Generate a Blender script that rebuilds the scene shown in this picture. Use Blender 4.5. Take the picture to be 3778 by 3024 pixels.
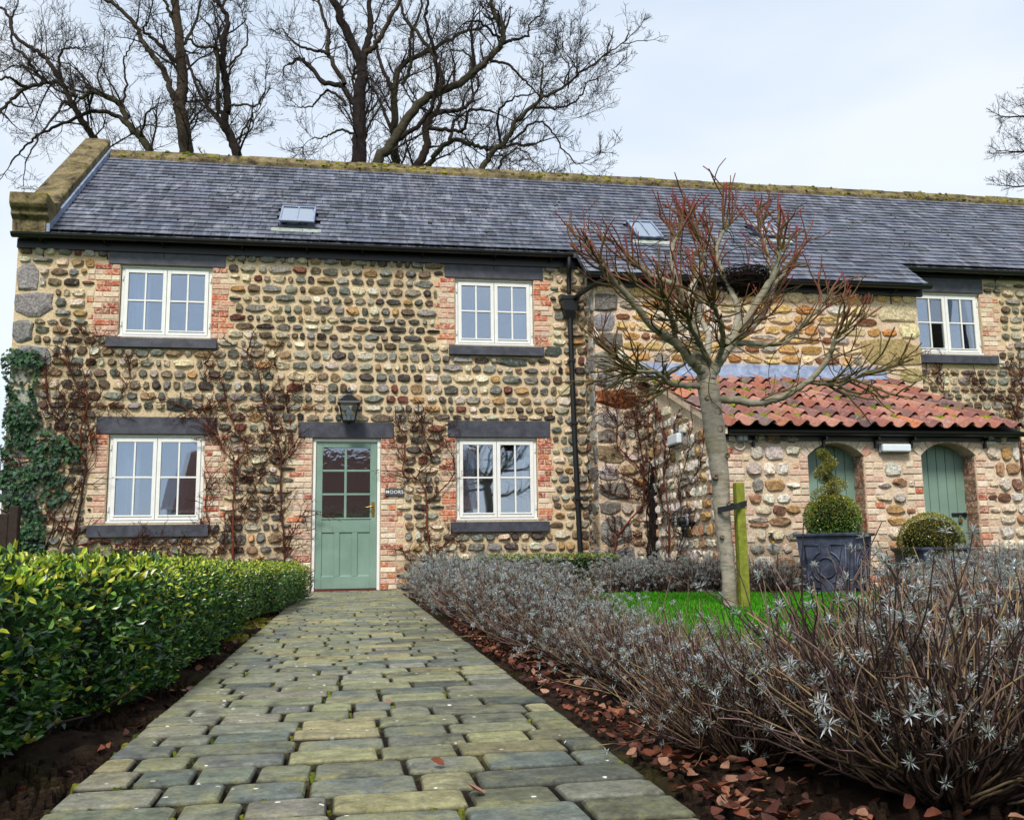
import bpy, math, random
import numpy as np
from mathutils import Vector, Matrix

SC = bpy.context.scene
for o in list(bpy.data.objects):
    bpy.data.objects.remove(o)
rnd = random.Random(7)
rng = np.random.default_rng(7)

# ------------------------------------------------------------------ camera, sky, sun, exposure
CAM_F, CAM_P, CAM_R, CAM_Y = 3500.0, 0.14772041, -0.01411923, 0.17021559
CAM_C = np.array([0.51118446, -13.27558365, 0.49790344])
IMG_W, IMG_H = 3778.0, 3024.0
_fw = np.array([math.sin(CAM_Y)*math.cos(CAM_P), math.cos(CAM_Y)*math.cos(CAM_P), math.sin(CAM_P)])
_r0 = np.array([math.cos(CAM_Y), -math.sin(CAM_Y), 0.0])
_u0 = np.cross(_r0, _fw)
_r = math.cos(CAM_R)*_r0 + math.sin(CAM_R)*_u0
_u = -math.sin(CAM_R)*_r0 + math.cos(CAM_R)*_u0
cd = bpy.data.cameras.new('camera')
cd.sensor_fit = 'HORIZONTAL'; cd.sensor_width = 36.0
cd.lens = 36.0*CAM_F/IMG_W
cd.clip_start = 0.05; cd.clip_end = 3000
cam = bpy.data.objects.new('camera', cd)
SC.collection.objects.link(cam)
cam.matrix_world = Matrix(((_r[0], _u[0], -_fw[0], CAM_C[0]), (_r[1], _u[1], -_fw[1], CAM_C[1]),
                           (_r[2], _u[2], -_fw[2], CAM_C[2]), (0, 0, 0, 1)))
SC.camera = cam

SUN_EL, SUN_AZ = math.radians(48), math.radians(200)      # azimuth clockwise from +Y
world = bpy.data.worlds.new('World'); SC.world = world; world.use_nodes = True
wn = world.node_tree; wn.nodes.clear()
w_out = wn.nodes.new('ShaderNodeOutputWorld'); w_bg = wn.nodes.new('ShaderNodeBackground')
w_sky = wn.nodes.new('ShaderNodeTexSky'); w_sky.sky_type = 'NISHITA'; w_sky.sun_disc = False
w_sky.sun_elevation = SUN_EL; w_sky.sun_rotation = SUN_AZ
w_tc = wn.nodes.new('ShaderNodeTexCoord'); w_map = wn.nodes.new('ShaderNodeMapping')
w_map.inputs['Scale'].default_value = (1.0, 1.0, 2.6)
w_no = wn.nodes.new('ShaderNodeTexNoise'); w_no.inputs['Scale'].default_value = 1.7
w_no.inputs['Detail'].default_value = 4.0; w_no.inputs['Roughness'].default_value = 0.5
w_rp = wn.nodes.new('ShaderNodeValToRGB')
w_rp.color_ramp.elements[0].position = 0.34; w_rp.color_ramp.elements[0].color = (4.1, 4.95, 6.1, 1)
w_rp.color_ramp.elements[1].position = 0.64; w_rp.color_ramp.elements[1].color = (6.0, 6.35, 6.7, 1)
w_mx = wn.nodes.new('ShaderNodeMix'); w_mx.data_type = 'RGBA'; w_mx.inputs[0].default_value = 0.86
wn.links.new(w_tc.outputs['Generated'], w_map.inputs['Vector'])
wn.links.new(w_map.outputs['Vector'], w_no.inputs['Vector'])
wn.links.new(w_no.outputs['Fac'], w_rp.inputs['Fac'])
wn.links.new(w_sky.outputs['Color'], w_mx.inputs[6]); wn.links.new(w_rp.outputs['Color'], w_mx.inputs[7])
wn.links.new(w_mx.outputs[2], w_bg.inputs['Color']); w_bg.inputs['Strength'].default_value = 0.063
wn.links.new(w_bg.outputs['Background'], w_out.inputs['Surface'])

sd = bpy.data.lights.new('sun', 'SUN'); sd.energy = 1.5; sd.angle = math.radians(14); sd.color = (1.0, 0.94, 0.86)
sun = bpy.data.objects.new('sun', sd); SC.collection.objects.link(sun)
_sd = Vector((math.sin(SUN_AZ)*math.cos(SUN_EL), math.cos(SUN_AZ)*math.cos(SUN_EL), math.sin(SUN_EL)))
sun.rotation_euler = _sd.to_track_quat('Z', 'Y').to_euler(); sun.location = (0, -20, 30)

SC.view_settings.view_transform = 'Standard'; SC.view_settings.look = 'None'
SC.view_settings.gamma = 1.0; SC.view_settings.exposure = 1.4
SC.cycles.max_bounces = 6; SC.cycles.diffuse_bounces = 2; SC.cycles.glossy_bounces = 3
SC.cycles.transparent_max_bounces = 12; SC.cycles.caustics_reflective = False; SC.cycles.caustics_refractive = False

# ------------------------------------------------------------------ helpers
def ray(x, y):
    """direction of the photograph's pixel (on a 2156 px wide copy); used to place things at their own depth"""
    s = IMG_W/2156.0
    return _fw + _r*(x*s-IMG_W/2)/CAM_F - _u*(y*s-IMG_H/2)/CAM_F
def onY(x, y, Y):
    d = ray(x, y); return CAM_C + d*((Y-CAM_C[1])/d[1])
def onX(x, y, X):
    d = ray(x, y); return CAM_C + d*((X-CAM_C[0])/d[0])
def onZ(x, y, Z=0.0):
    d = ray(x, y); return CAM_C + d*((Z-CAM_C[2])/d[2])
def lin(c):
    return tuple(((v/255.0)/12.92 if v/255.0 <= 0.04045 else ((v/255.0+0.055)/1.055)**2.4) for v in c)
def jit(c, a=0.12, rr=None):
    rr = rr or rnd
    k = 1+rr.uniform(-a, a)
    return tuple(max(0.002, v*k*(1+rr.uniform(-a, a)*0.3)) for v in c)
def tag(o, label=None, cat=None, group=None, kind=None):
    if label: o['label'] = label
    if cat: o['category'] = cat
    if group: o['group'] = group
    if kind: o['kind'] = kind
    return o
def link(o, parent=None):
    SC.collection.objects.link(o)
    if parent is not None: o.parent = parent
    return o
def empty(name, loc=(0, 0, 0), rz=0.0, parent=None):
    o = bpy.data.objects.new(name, None); o.location = loc; o.rotation_euler = (0, 0, rz)
    o.empty_display_size = 0.1
    return link(o, parent)
def mesh_data(name, V, F, mats, col=None, smooth=False, mi=None):
    """V (n,3); F array (m,k) or list of such arrays"""
    me = bpy.data.meshes.new(name)
    V = np.asarray(V, dtype=np.float32).reshape(-1, 3)
    if isinstance(F, np.ndarray): F = [F]
    F = [np.asarray(f, dtype=np.int32) for f in F if len(f)]
    nl = sum(f.size for f in F); npoly = sum(len(f) for f in F)
    me.vertices.add(len(V)); me.vertices.foreach_set('co', V.ravel())
    me.loops.add(nl); me.polygons.add(npoly)
    me.loops.foreach_set('vertex_index', np.concatenate([f.ravel() for f in F]))
    tot = np.concatenate([np.full(len(f), f.shape[1], np.int32) for f in F])
    st = np.concatenate(([0], np.cumsum(tot)[:-1])).astype(np.int32)
    me.polygons.foreach_set('loop_start', st)
    me.polygons.foreach_set('loop_total', tot)
    me.polygons.foreach_set('use_smooth', np.full(npoly, bool(smooth)))
    if mi is not None: me.polygons.foreach_set('material_index', np.asarray(mi, np.int32))
    if not isinstance(mats, (list, tuple)): mats = [mats]
    for m in mats: me.materials.append(m)
    if col is not None:
        col = np.asarray(col, dtype=np.float32)
        if col.ndim == 1: col = np.tile(col[:3], (len(V), 1))
        a = me.color_attributes.new('col', 'FLOAT_COLOR', 'POINT')
        a.data.foreach_set('color', np.concatenate([col[:, :3], np.ones((len(V), 1), np.float32)], 1).astype(np.float32).ravel())
    me.update(calc_edges=True); me.validate()
    return me
def obj(name, V, F, mats, parent=None, col=None, smooth=False, mi=None):
    return link(bpy.data.objects.new(name, mesh_data(name, V, F, mats, col, smooth, mi)), parent)

class MB:
    """collects quads/tris with optional per-vertex colour and links them as one mesh"""
    def __init__(s): s.V = []; s.F3 = []; s.F4 = []; s.C = []; s.n = 0; s.NG = []
    def add(s, V, F, c=None):
        V = np.asarray(V, float).reshape(-1, 3)
        for f in F:
            g = [i+s.n for i in f]
            (s.F3 if len(g) == 3 else s.F4 if len(g) == 4 else s.NG).append(g)
        s.V.append(V); s.n += len(V)
        s.C.append(np.tile(np.array(c if c is not None else (0.5, 0.5, 0.5), float)[:3], (len(V), 1)))
        return s
    def addnp(s, V, F, C=None):
        V = np.asarray(V, float).reshape(-1, 3)
        F = np.asarray(F)+s.n
        (s.F3 if F.shape[1] == 3 else s.F4).extend(F.tolist())
        s.V.append(V); s.n += len(V)
        s.C.append(np.asarray(C, float) if C is not None else np.full((len(V), 3), 0.5))
        return s
    def box(s, x0, x1, y0, y1, z0, z1, c=None):
        V = [(x0, y0, z0), (x1, y0, z0), (x1, y1, z0), (x0, y1, z0), (x0, y0, z1), (x1, y0, z1), (x1, y1, z1), (x0, y1, z1)]
        return s.add(V, BOXF, c)
    def obox(s, M, x0, x1, y0, y1, z0, z1, c=None):
        V = [(x0, y0, z0), (x1, y0, z0), (x1, y1, z0), (x0, y1, z0), (x0, y0, z1), (x1, y0, z1), (x1, y1, z1), (x0, y1, z1)]
        return s.add([M @ Vector(v) for v in V], BOXF, c)
    def build(s, name, mats, parent=None, smooth=False):
        F = []
        if s.F3: F.append(np.array(s.F3))
        if s.F4: F.append(np.array(s.F4))
        by = {}
        for g in s.NG: by.setdefault(len(g), []).append(g)
        F += [np.array(v) for v in by.values()]
        return obj(name, np.concatenate(s.V), F, mats, parent, np.concatenate(s.C), smooth)
BOXF = [(0, 3, 2, 1), (4, 5, 6, 7), (0, 1, 5, 4), (1, 2, 6, 5), (2, 3, 7, 6), (3, 0, 4, 7)]
def bev(o, w=0.004, seg=1):
    m = o.modifiers.new('bevel', 'BEVEL'); m.width = w; m.segments = seg; m.limit_method = 'ANGLE'; return o

def tubes(polys, sides=4, cap=False):
    """polys: list of (P (n,3), R (n,), C (3,) or (n,3)) -> V, [F...], C"""
    groups = {}
    for P, R, C in polys: groups.setdefault(len(P), []).append((P, R, C))
    Vs, Fs, Cs, F3 = [], [], [], []; base = 0
    ang = np.arange(sides)*2*math.pi/sides
    ca, sa = np.cos(ang), np.sin(ang)
    for n, lst in groups.items():
        m = len(lst)
        P = np.array([a[0] for a in lst], float); R = np.array([a[1] for a in lst], float)
        C = np.array([np.broadcast_to(np.asarray(a[2], float), (n, 3)) for a in lst])
        T = np.gradient(P, axis=1); T /= (np.linalg.norm(T, axis=2, keepdims=True)+1e-12)
        ov = P[:, -1]-P[:, 0]; ov /= (np.linalg.norm(ov, axis=1, keepdims=True)+1e-12)
        ref = np.where(np.abs(ov[:, 2:3]) > 0.8, np.array([[1.0, 0.13, 0.0]]), np.array([[0.1, 0.05, 1.0]]))[:, None, :]
        N = np.cross(T, np.broadcast_to(ref, T.shape)); N /= (np.linalg.norm(N, axis=2, keepdims=True)+1e-12)
        B = np.cross(T, N)
        ring = P[:, :, None, :] + R[:, :, None, None]*(ca[None, None, :, None]*N[:, :, None, :]+sa[None, None, :, None]*B[:, :, None, :])
        Vs.append(ring.reshape(-1, 3))
        Cs.append(np.repeat(C.reshape(-1, 3), sides, axis=0))
        i0 = (np.arange(m)*n*sides)[:, None, None]; j = (np.arange(n-1)*sides)[None, :, None]; k = np.arange(sides)[None, None, :]
        k2 = (np.arange(sides)+1) % sides; k2 = k2[None, None, :]
        f = np.stack([i0+j+k, i0+j+k2, i0+j+sides+k2, i0+j+sides+k], -1).reshape(-1, 4)+base
        Fs.append(f)
        if cap:
            e0 = (np.arange(m)*n*sides+(n-1)*sides)[:, None]+base
            if sides == 4: Fs.append(e0+np.arange(4)[None, :])
            else:
                for q in range(1, sides-1): F3.append(np.concatenate([e0, e0+q, e0+q+1], 1))
        base += m*n*sides
    F = [np.concatenate(Fs)]
    if F3: F.append(np.concatenate(F3))
    return np.concatenate(Vs), F, np.concatenate(Cs)
def tube_obj(name, polys, mat, parent=None, sides=4, cap=False, smooth=True):
    V, F, C = tubes(polys, sides, cap)
    return obj(name, V, F, mat, parent, C, smooth)
def smooth_poly(P, R, n):
    """Catmull-Rom resample of a polyline with radii"""
    P = np.asarray(P, float); R = np.asarray(R, float)
    Q = np.vstack([2*P[0]-P[1], P, 2*P[-1]-P[-2]]); RR = np.concatenate([[R[0]], R, [R[-1]]])
    t = np.linspace(0, len(P)-1-1e-6, n); i = t.astype(int); f = (t-i)[:, None]
    p0, p1, p2, p3 = Q[i], Q[i+1], Q[i+2], Q[i+3]
    O = 0.5*((2*p1)+(-p0+p2)*f+(2*p0-5*p1+4*p2-p3)*f**2+(-p0+3*p1-3*p2+p3)*f**3)
    r = RR[i+1]*(1-f[:, 0])+RR[i+2]*f[:, 0]
    return O, r
def unit(v):
    v = np.asarray(v, float); return v/(np.linalg.norm(v)+1e-12)
def leaves(P, D, N, L, W, C, n6=False, curl=0.25):
    """leaf blades: P base, D direction, N normal; returns V, F(tris), C"""
    D = D/(np.linalg.norm(D, axis=1, keepdims=True)+1e-9)
    N = N-D*np.sum(N*D, axis=1, keepdims=True); N /= (np.linalg.norm(N, axis=1, keepdims=True)+1e-9)
    S = np.cross(D, N); L = L[:, None]; W = W[:, None]; n = len(P)
    tip = P+D*L-N*L*curl*0.5
    if n6:
        V = np.stack([P, P+D*L*.3+S*W*.46+N*W*.22, P+D*L*.68+S*W*.42+N*W*.16, tip, P+D*L*.68-S*W*.42+N*W*.16, P+D*L*.3-S*W*.46+N*W*.22], 1)
        k = 6; T = np.array([[0, 1, 2], [0, 2, 3], [0, 3, 4], [0, 4, 5]])
    else:
        V = np.stack([P, P+D*L*.48+S*W*.5+N*W*.2, tip, P+D*L*.48-S*W*.5+N*W*.2], 1)
        k = 4; T = np.array([[0, 1, 2], [0, 2, 3]])
    F = (np.arange(n)*k)[:, None, None]+T[None]
    return V.reshape(-1, 3), F.reshape(-1, 3), np.repeat(C, k, axis=0)

# ------------------------------------------------------------------ materials
class NT:
    def __init__(s, name):
        s.m = bpy.data.materials.new(name); s.m.use_nodes = True; s.t = s.m.node_tree
        s.b = s.t.nodes['Principled BSDF']; s.out = s.t.nodes['Material Output']
        s._obj = None
    def n(s, typ, **kw):
        nd = s.t.nodes.new(typ)
        for k, v in kw.items():
            if k.startswith('_'): setattr(nd, k[1:], v)
            else:
                key = k.replace('__', ' ')
                sock = nd.inputs[int(key[1:])] if key[0] == 'i' and key[1:].isdigit() else nd.inputs[key]
                s.put(sock, v)
        return nd
    def put(s, sock, v):
        if isinstance(v, bpy.types.NodeSocket): s.t.links.new(v, sock)
        else:
            if isinstance(v, (tuple, list)) and sock.type == 'RGBA' and len(v) == 3: v = (*v, 1)
            sock.default_value = v
    def P(s): return s.n('ShaderNodeNewGeometry').outputs['Position']
    def noise(s, scale, detail=4, rough=0.55, vec=None, dist=0.0):
        return s.n('ShaderNodeTexNoise', Vector=vec if vec is not None else s.P(), Scale=scale, Detail=detail, Roughness=rough, Distortion=dist).outputs['Fac']
    def ramp(s, fac, stops):
        nd = s.n('ShaderNodeValToRGB', Fac=fac); cr = nd.color_ramp
        while len(cr.elements) < len(stops): cr.elements.new(0.5)
        for e, (p, c) in zip(cr.elements, stops):
            e.position = p; e.color = (c, c, c, 1) if isinstance(c, (int, float)) else (*c[:3], 1)
        return nd.outputs['Color']
    def mix(s, fac, a, b, mode='MIX'):
        nd = s.n('ShaderNodeMix', _data_type='RGBA', _blend_type=mode)
        s.put(nd.inputs[0], fac); s.put(nd.inputs[6], a); s.put(nd.inputs[7], b); return nd.outputs[2]
    def math(s, op, a, b=0.0):
        nd = s.n('ShaderNodeMath', _operation=op); s.put(nd.inputs[0], a); s.put(nd.inputs[1], b); return nd.outputs[0]
    def attr(s): return s.n('ShaderNodeAttribute', _attribute_name='col').outputs['Color']
    def bump(s, h, strength=0.5, dist=0.01):
        nd = s.n('ShaderNodeBump', Height=h, Strength=strength, Distance=dist); s.put(s.b.inputs['Normal'], nd.outputs['Normal'])
    def fin(s, color=None, rough=None, spec=None, metal=None):
        if color is not None: s.put(s.b.inputs['Base Color'], color)
        if rough is not None: s.put(s.b.inputs['Roughness'], rough)
        if spec is not None: s.put(s.b.inputs['Specular IOR Level'], spec)
        if metal is not None: s.put(s.b.inputs['Metallic'], metal)
        return s.m

def m_plain(name, c, rough=0.6, amt=0.15, scale=18, bump=0.0, spec=0.3, metal=0.0):
    t = NT(name); nz = t.noise(scale, 5, 0.6)
    col = t.mix(t.ramp(nz, [(0.3, 0.0), (0.7, 1.0)]), tuple(v*(1-amt) for v in c), tuple(min(1, v*(1+amt)) for v in c))
    if bump: t.bump(nz, bump, 0.01)
    return t.fin(col, rough, spec, metal)
def m_attr(name, rough=0.8, amt=0.3, scale=30, bump=0.4, spec=0.2, bd=0.01):
    t = NT(name); nz = t.noise(scale, 6, 0.65)
    k = t.ramp(nz, [(0.25, 1-amt), (0.75, 1+amt)])
    col = t.mix(1.0, t.attr(), k, 'MULTIPLY')
    if bump: t.bump(nz, bump, bd)
    return t.fin(col, rough, spec)

def mat_stone(name='rubble_stone'):
    t = NT(name); p = t.P()
    big = t.noise(7, 3, 0.5); mid = t.noise(34, 6, 0.7); fine = t.noise(120, 3, 0.6)
    col = t.mix(1.0, t.attr(), t.ramp(mid, [(0.3, 0.35), (0.5, 1.0), (0.7, 1.7)]), 'MULTIPLY')
    pale = t.ramp(t.noise(21, 7, 0.72, dist=0.6), [(0.56, 0.0), (0.68, 0.55)])
    col = t.mix(pale, col, lin((205, 196, 178)))
    dark = t.ramp(t.noise(26, 6, 0.75, dist=1.0), [(0.30, 0.75), (0.40, 0.0)])
    col = t.mix(dark, col, lin((38, 34, 30)))
    h = t.math('ADD', mid, t.math('MULTIPLY', fine, 0.3))
    t.bump(h, 0.9, 0.014)
    return t.fin(col, 0.85, 0.15)
def mat_mortar(name, c1, c2):
    t = NT(name)
    a = t.noise(3.0, 5, 0.6); b = t.noise(45, 6, 0.7); c = t.noise(9, 5, 0.7)
    col = t.mix(t.ramp(a, [(0.35, 0.0), (0.65, 1.0)]), lin(c1), lin(c2))
    col = t.mix(1.0, col, t.ramp(b, [(0.3, 0.62), (0.55, 1.0), (0.75, 1.25)]), 'MULTIPLY')
    col = t.mix(t.ramp(c, [(0.58, 0.0), (0.70, 0.45)]), col, lin((232, 222, 200)))
    # damp, mossy foot of the wall
    z = t.n('ShaderNodeSeparateXYZ', Vector=t.P()).outputs['Z']
    low = t.math('MULTIPLY', t.ramp(t.math('ADD', t.math('MULTIPLY', z, 0.5), t.math('MULTIPLY', t.noise(5, 4), 0.5)), [(0.28, 1.0), (0.62, 0.0)]), 0.55)
    col = t.mix(low, col, lin((104, 92, 52)))
    h = t.math('ADD', b, t.math('MULTIPLY', c, 1.2)); t.bump(h, 0.9, 0.02)
    return t.fin(col, 0.92, 0.1)
def mat_brick():
    t = NT('brick'); p = t.P()
    mid = t.noise(40, 6, 0.7)
    col = t.mix(1.0, t.attr(), t.ramp(mid, [(0.28, 0.55), (0.5, 1.0), (0.75, 1.3)]), 'MULTIPLY')
    wash = t.ramp(t.noise(24, 7, 0.75, dist=0.8), [(0.47, 0.0), (0.6, 0.8)])
    col = t.mix(wash, col, lin((218, 198, 176)))
    dk = t.ramp(t.noise(33, 6, 0.75), [(0.30, 0.8), (0.38, 0.0)])
    col = t.mix(dk, col, lin((58, 44, 36)))
    t.bump(mid, 0.8, 0.01)
    return t.fin(col, 0.9, 0.12)
def mat_slate():
    t = NT('roof_slate'); p = t.P()
    mp = t.n('ShaderNodeMapping', Vector=p, Scale=(9.0, 2.2, 2.2)).outputs['Vector']
    st = t.noise(1.0, 7, 0.72, mp, 0.4); fine = t.noise(60, 5, 0.7); big = t.noise(0.9, 4, 0.6)
    col = t.mix(1.0, t.attr(), t.ramp(fine, [(0.3, 0.65), (0.72, 1.4)]), 'MULTIPLY')
    k = t.math('MULTIPLY', t.ramp(st, [(0.47, 0.0), (0.66, 1.0)]), t.ramp(big, [(0.36, 0.25), (0.6, 0.8)]))
    col = t.mix(t.math('MULTIPLY', k, 0.6), col, lin((176, 178, 190)))
    t.bump(fine, 0.35, 0.006)
    return t.fin(col, 0.5, 0.45)
def mat_coping():
    t = NT('mossy_sandstone'); n1 = t.noise(4, 6, 0.7, dist=0.5); n2 = t.noise(28, 6, 0.7)
    col = t.mix(t.ramp(n1, [(0.36, 0.0), (0.6, 1.0)]), lin((46, 40, 34)), lin((132, 118, 88)))
    col = t.mix(1.0, col, t.ramp(n2, [(0.3, 0.5), (0.7, 1.4)]), 'MULTIPLY')
    col = t.mix(t.ramp(t.noise(6.5, 6, 0.75), [(0.55, 0.0), (0.64, 0.8)]), col, lin((128, 122, 38)))
    t.bump(n2, 0.8, 0.015)
    return t.fin(col, 0.9, 0.1)
def mat_paver():
    t = NT('path_stone'); n2 = t.noise(16, 7, 0.72); n3 = t.noise(80, 5, 0.7)
    n1 = t.noise(2.2, 5, 0.6)
    col = t.mix(1.0, t.attr(), t.ramp(n2, [(0.28, 0.4), (0.5, 0.95), (0.75, 1.6)]), 'MULTIPLY')
    col = t.mix(t.ramp(t.noise(7, 6, 0.7, dist=0.7), [(0.5, 0.0), (0.66, 0.45)]), col, lin((150, 146, 92)))
    col = t.mix(t.ramp(t.noise(5.5, 6, 0.7, dist=0.4), [(0.30, 0.8), (0.45, 0.0)]), col, lin((38, 42, 44)))
    col = t.mix(1.0, col, t.ramp(n3, [(0.3, 0.7), (0.7, 1.25)]), 'MULTIPLY')
    # round crusts of white lichen
    vo = t.n('ShaderNodeTexVoronoi', Vector=t.P(), Scale=21.0)
    sp = t.math('LESS_THAN', t.math('ADD', vo.outputs['Distance'], t.math('MULTIPLY', n3, 0.12)), 0.19)
    sel = t.math('GREATER_THAN', t.n('ShaderNodeSeparateColor', Color=vo.outputs['Color']).outputs[0], 0.62)
    zone = t.ramp(n1, [(0.40, 0.0), (0.5, 1.0)])
    col = t.mix(t.math('MULTIPLY', t.math('MULTIPLY', sp, sel), zone), col, lin((214, 214, 204)))
    t.bump(t.math('ADD', n2, t.math('MULTIPLY', n3, 0.5)), 0.7, 0.012)
    return t.fin(col, 0.72, 0.3)
def mat_tile():
    t = NT('clay_pantile'); r = t.n('ShaderNodeObjectInfo').outputs['Random']
    base = t.ramp(r, [(0.0, lin((92, 74, 72))), (0.2, lin((150, 92, 74))), (0.4, lin((176, 130, 114))), (0.6, lin((136, 84, 74))), (0.8, lin((116, 98, 94))), (1.0, lin((184, 116, 82)))])
    n2 = t.noise(24, 7, 0.72); col = t.mix(1.0, base, t.ramp(n2, [(0.28, 0.5), (0.5, 1.0), (0.75, 1.3)]), 'MULTIPLY')
    col = t.mix(t.ramp(t.noise(13, 6, 0.75, dist=0.6), [(0.54, 0.0), (0.66, 0.6)]), col, lin((176, 160, 158)))
    col = t.mix(t.ramp(t.noise(9, 6, 0.75), [(0.33, 0.7), (0.42, 0.0)]), col, lin((66, 52, 50)))
    t.bump(n2, 0.5, 0.01)
    return t.fin(col, 0.8, 0.2)
def mat_glass(name='window_glass', wav=0.0, refl=0.30):
    t = NT(name); t.t.nodes.remove(t.b)
    tr = t.n('ShaderNodeBsdfTransparent', Color=(0.80, 0.86, 0.92))
    gl = t.n('ShaderNodeBsdfGlossy', Color=(0.82, 0.9, 1.0), Roughness=0.015)
    if wav:
        b = t.n('ShaderNodeBump', Height=t.noise(9, 2, 0.5, dist=1.0), Strength=wav, Distance=0.02)
        t.put(gl.inputs['Normal'], b.outputs['Normal'])
    lw = t.n('ShaderNodeLayerWeight', Blend=0.25)
    f = t.math('MAXIMUM', t.math('MULTIPLY', lw.outputs['Fresnel'], 1.0), refl)
    mx = t.n('ShaderNodeMixShader', Fac=f); t.t.links.new(tr.outputs[0], mx.inputs[1]); t.t.links.new(gl.outputs[0], mx.inputs[2])
    t.t.links.new(mx.outputs[0], t.out.inputs['Surface'])
    return t.m
def mat_leaf(name, rough=0.38, spec=0.5, trans=0.15):
    t = NT(name); col = t.mix(1.0, t.attr(), t.ramp(t.noise(60, 3), [(0.3, 0.75), (0.7, 1.25)]), 'MULTIPLY')
    t.fin(col, rough, spec)
    if trans:
        tr = t.n('ShaderNodeBsdfTranslucent', Color=col)
        mx = t.n('ShaderNodeMixShader', Fac=trans); t.t.links.new(t.b.outputs[0], mx.inputs[1]); t.t.links.new(tr.outputs[0], mx.inputs[2])
        t.t.links.new(mx.outputs[0], t.out.inputs['Surface'])
    return t.m
def mat_bark_smooth():
    t = NT('smooth_grey_bark')
    mp = t.n('ShaderNodeMapping', Vector=t.P(), Scale=(10, 10, 34)).outputs['Vector']
    a = t.noise(1.0, 6, 0.7, mp); b = t.noise(5, 5, 0.65)
    col = t.mix(1.0, t.attr(), t.ramp(a, [(0.3, 0.3), (0.46, 0.9), (0.75, 1.45)]), 'MULTIPLY')
    col = t.mix(t.ramp(b, [(0.5, 0.0), (0.65, 0.5)]), col, lin((112, 108, 62)))
    col = t.mix(t.ramp(t.noise(14, 6, 0.75), [(0.62, 0.0), (0.7, 0.6)]), col, lin((205, 200, 188)))
    t.bump(a, 0.6, 0.01)
    return t.fin(col, 0.75, 0.25)
def mat_lead(name, c, c2):
    t = NT(name); a = t.noise(7, 6, 0.7, dist=0.4); b = t.noise(60, 4, 0.6)
    col = t.mix(t.ramp(a, [(0.38, 0.0), (0.68, 1.0)]), lin(c), lin(c2))
    col = t.mix(1.0, col, t.ramp(b, [(0.3, 0.8), (0.7, 1.2)]), 'MULTIPLY'); t.bump(b, 0.2, 0.004)
    return t.fin(col, 0.5, 0.5)
def mat_soil():
    t = NT('soil'); a = t.noise(14, 8, 0.75); b = t.noise(70, 4, 0.7); c = t.noise(1.7, 4, 0.6)
    col = t.ramp(a, [(0.3, lin((22, 17, 14))), (0.55, lin((54, 41, 32))), (0.8, lin((96, 76, 58)))])
    col = t.mix(t.ramp(c, [(0.56, 0.0), (0.68, 0.55)]), col, lin((70, 76, 28)))
    t.bump(t.math('ADD', a, t.math('MULTIPLY', b, 0.4)), 1.0, 0.03)
    return t.fin(col, 0.95, 0.1)
def mat_green_paint():
    t = NT('sage_green_paint'); a = t.noise(2.5, 5, 0.6); b = t.noise(90, 4, 0.6)
    col = t.mix(t.ramp(a, [(0.35, 0.0), (0.65, 1.0)]), lin((112, 138, 124)), lin((126, 152, 138)))
    col = t.mix(1.0, col, t.ramp(b, [(0.3, 0.92), (0.7, 1.06)]), 'MULTIPLY'); t.bump(b, 0.1, 0.003)
    return t.fin(col, 0.42, 0.4)

STONE = mat_stone(); BRICK = mat_brick(); SLATE = mat_slate(); COPING = mat_coping(); PAVER = mat_paver(); TILE = mat_tile()
MORTAR = mat_mortar('lime_mortar', (206, 182, 146), (228, 206, 170))
MORTAR2 = mat_mortar('pale_lime_mortar', (212, 186, 158), (232, 210, 184))
GLASS = mat_glass(); GLASS_OLD = mat_glass('wavy_glass', 0.05, 0.22); SOIL = mat_soil()
SLATE_SLAB = mat_lead('dark_slate_slab', (46, 47, 56), (74, 75, 86))
LEAD = mat_lead('lead_sheet', (104, 116, 140), (150, 162, 186))
LEAD_DK = mat_lead('dark_lead', (42, 46, 62), (84, 90, 112))
BLACK = m_plain('black_paint', lin((20, 20, 23)), 0.4, 0.3, 30, 0.1, 0.45)
WHITE = m_plain('white_paint', lin((226, 226, 222)), 0.45, 0.05, 14, 0.05, 0.4)
GREEN = mat_green_paint()
CURTAIN = m_plain('pale_curtain', lin((226, 228, 232)), 0.9, 0.06, 20, 0.1, 0.1)
DARKROOM = m_plain('room_wall', lin((120, 116, 112)), 0.9, 0.05)
BRASS = m_plain('brass', lin((180, 140, 70)), 0.3, 0.2, 40, 0, 0.5, 0.9)
MOSS = m_attr('moss', 0.95, 0.5, 60, 1.0, 0.05, 0.02)
LEAF = mat_leaf('box_leaf', .3, .6); IVYM = mat_leaf('ivy_leaf', 0.55, 0.25, 0.05); LAVM = mat_leaf('lavender_leaf', 0.8, 0.1, 0.1)
GRASSM = mat_leaf('grass_blade', 0.6, 0.25, 0.3); DEADM = mat_leaf('dead_leaf', 0.7, 0.2, 0.1)
TWIG = m_attr('woody_twig', 0.85, 0.35, 50, 0.3, 0.15)
BARK = m_attr('tree_bark', 0.9, 0.5, 9, 0.9, 0.1, 0.05)
SBARK = mat_bark_smooth()
WOODG = m_attr('algae_wood', 0.85, 0.4, 22, 0.5, 0.15)
FROST = m_plain('frosted_diffuser', lin((214, 222, 228)), 0.3, 0.06, 20, 0, 0.5)
GREYP = m_plain('grey_plastic', lin((120, 126, 134)), 0.45, 0.1, 20, 0, 0.4)

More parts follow.
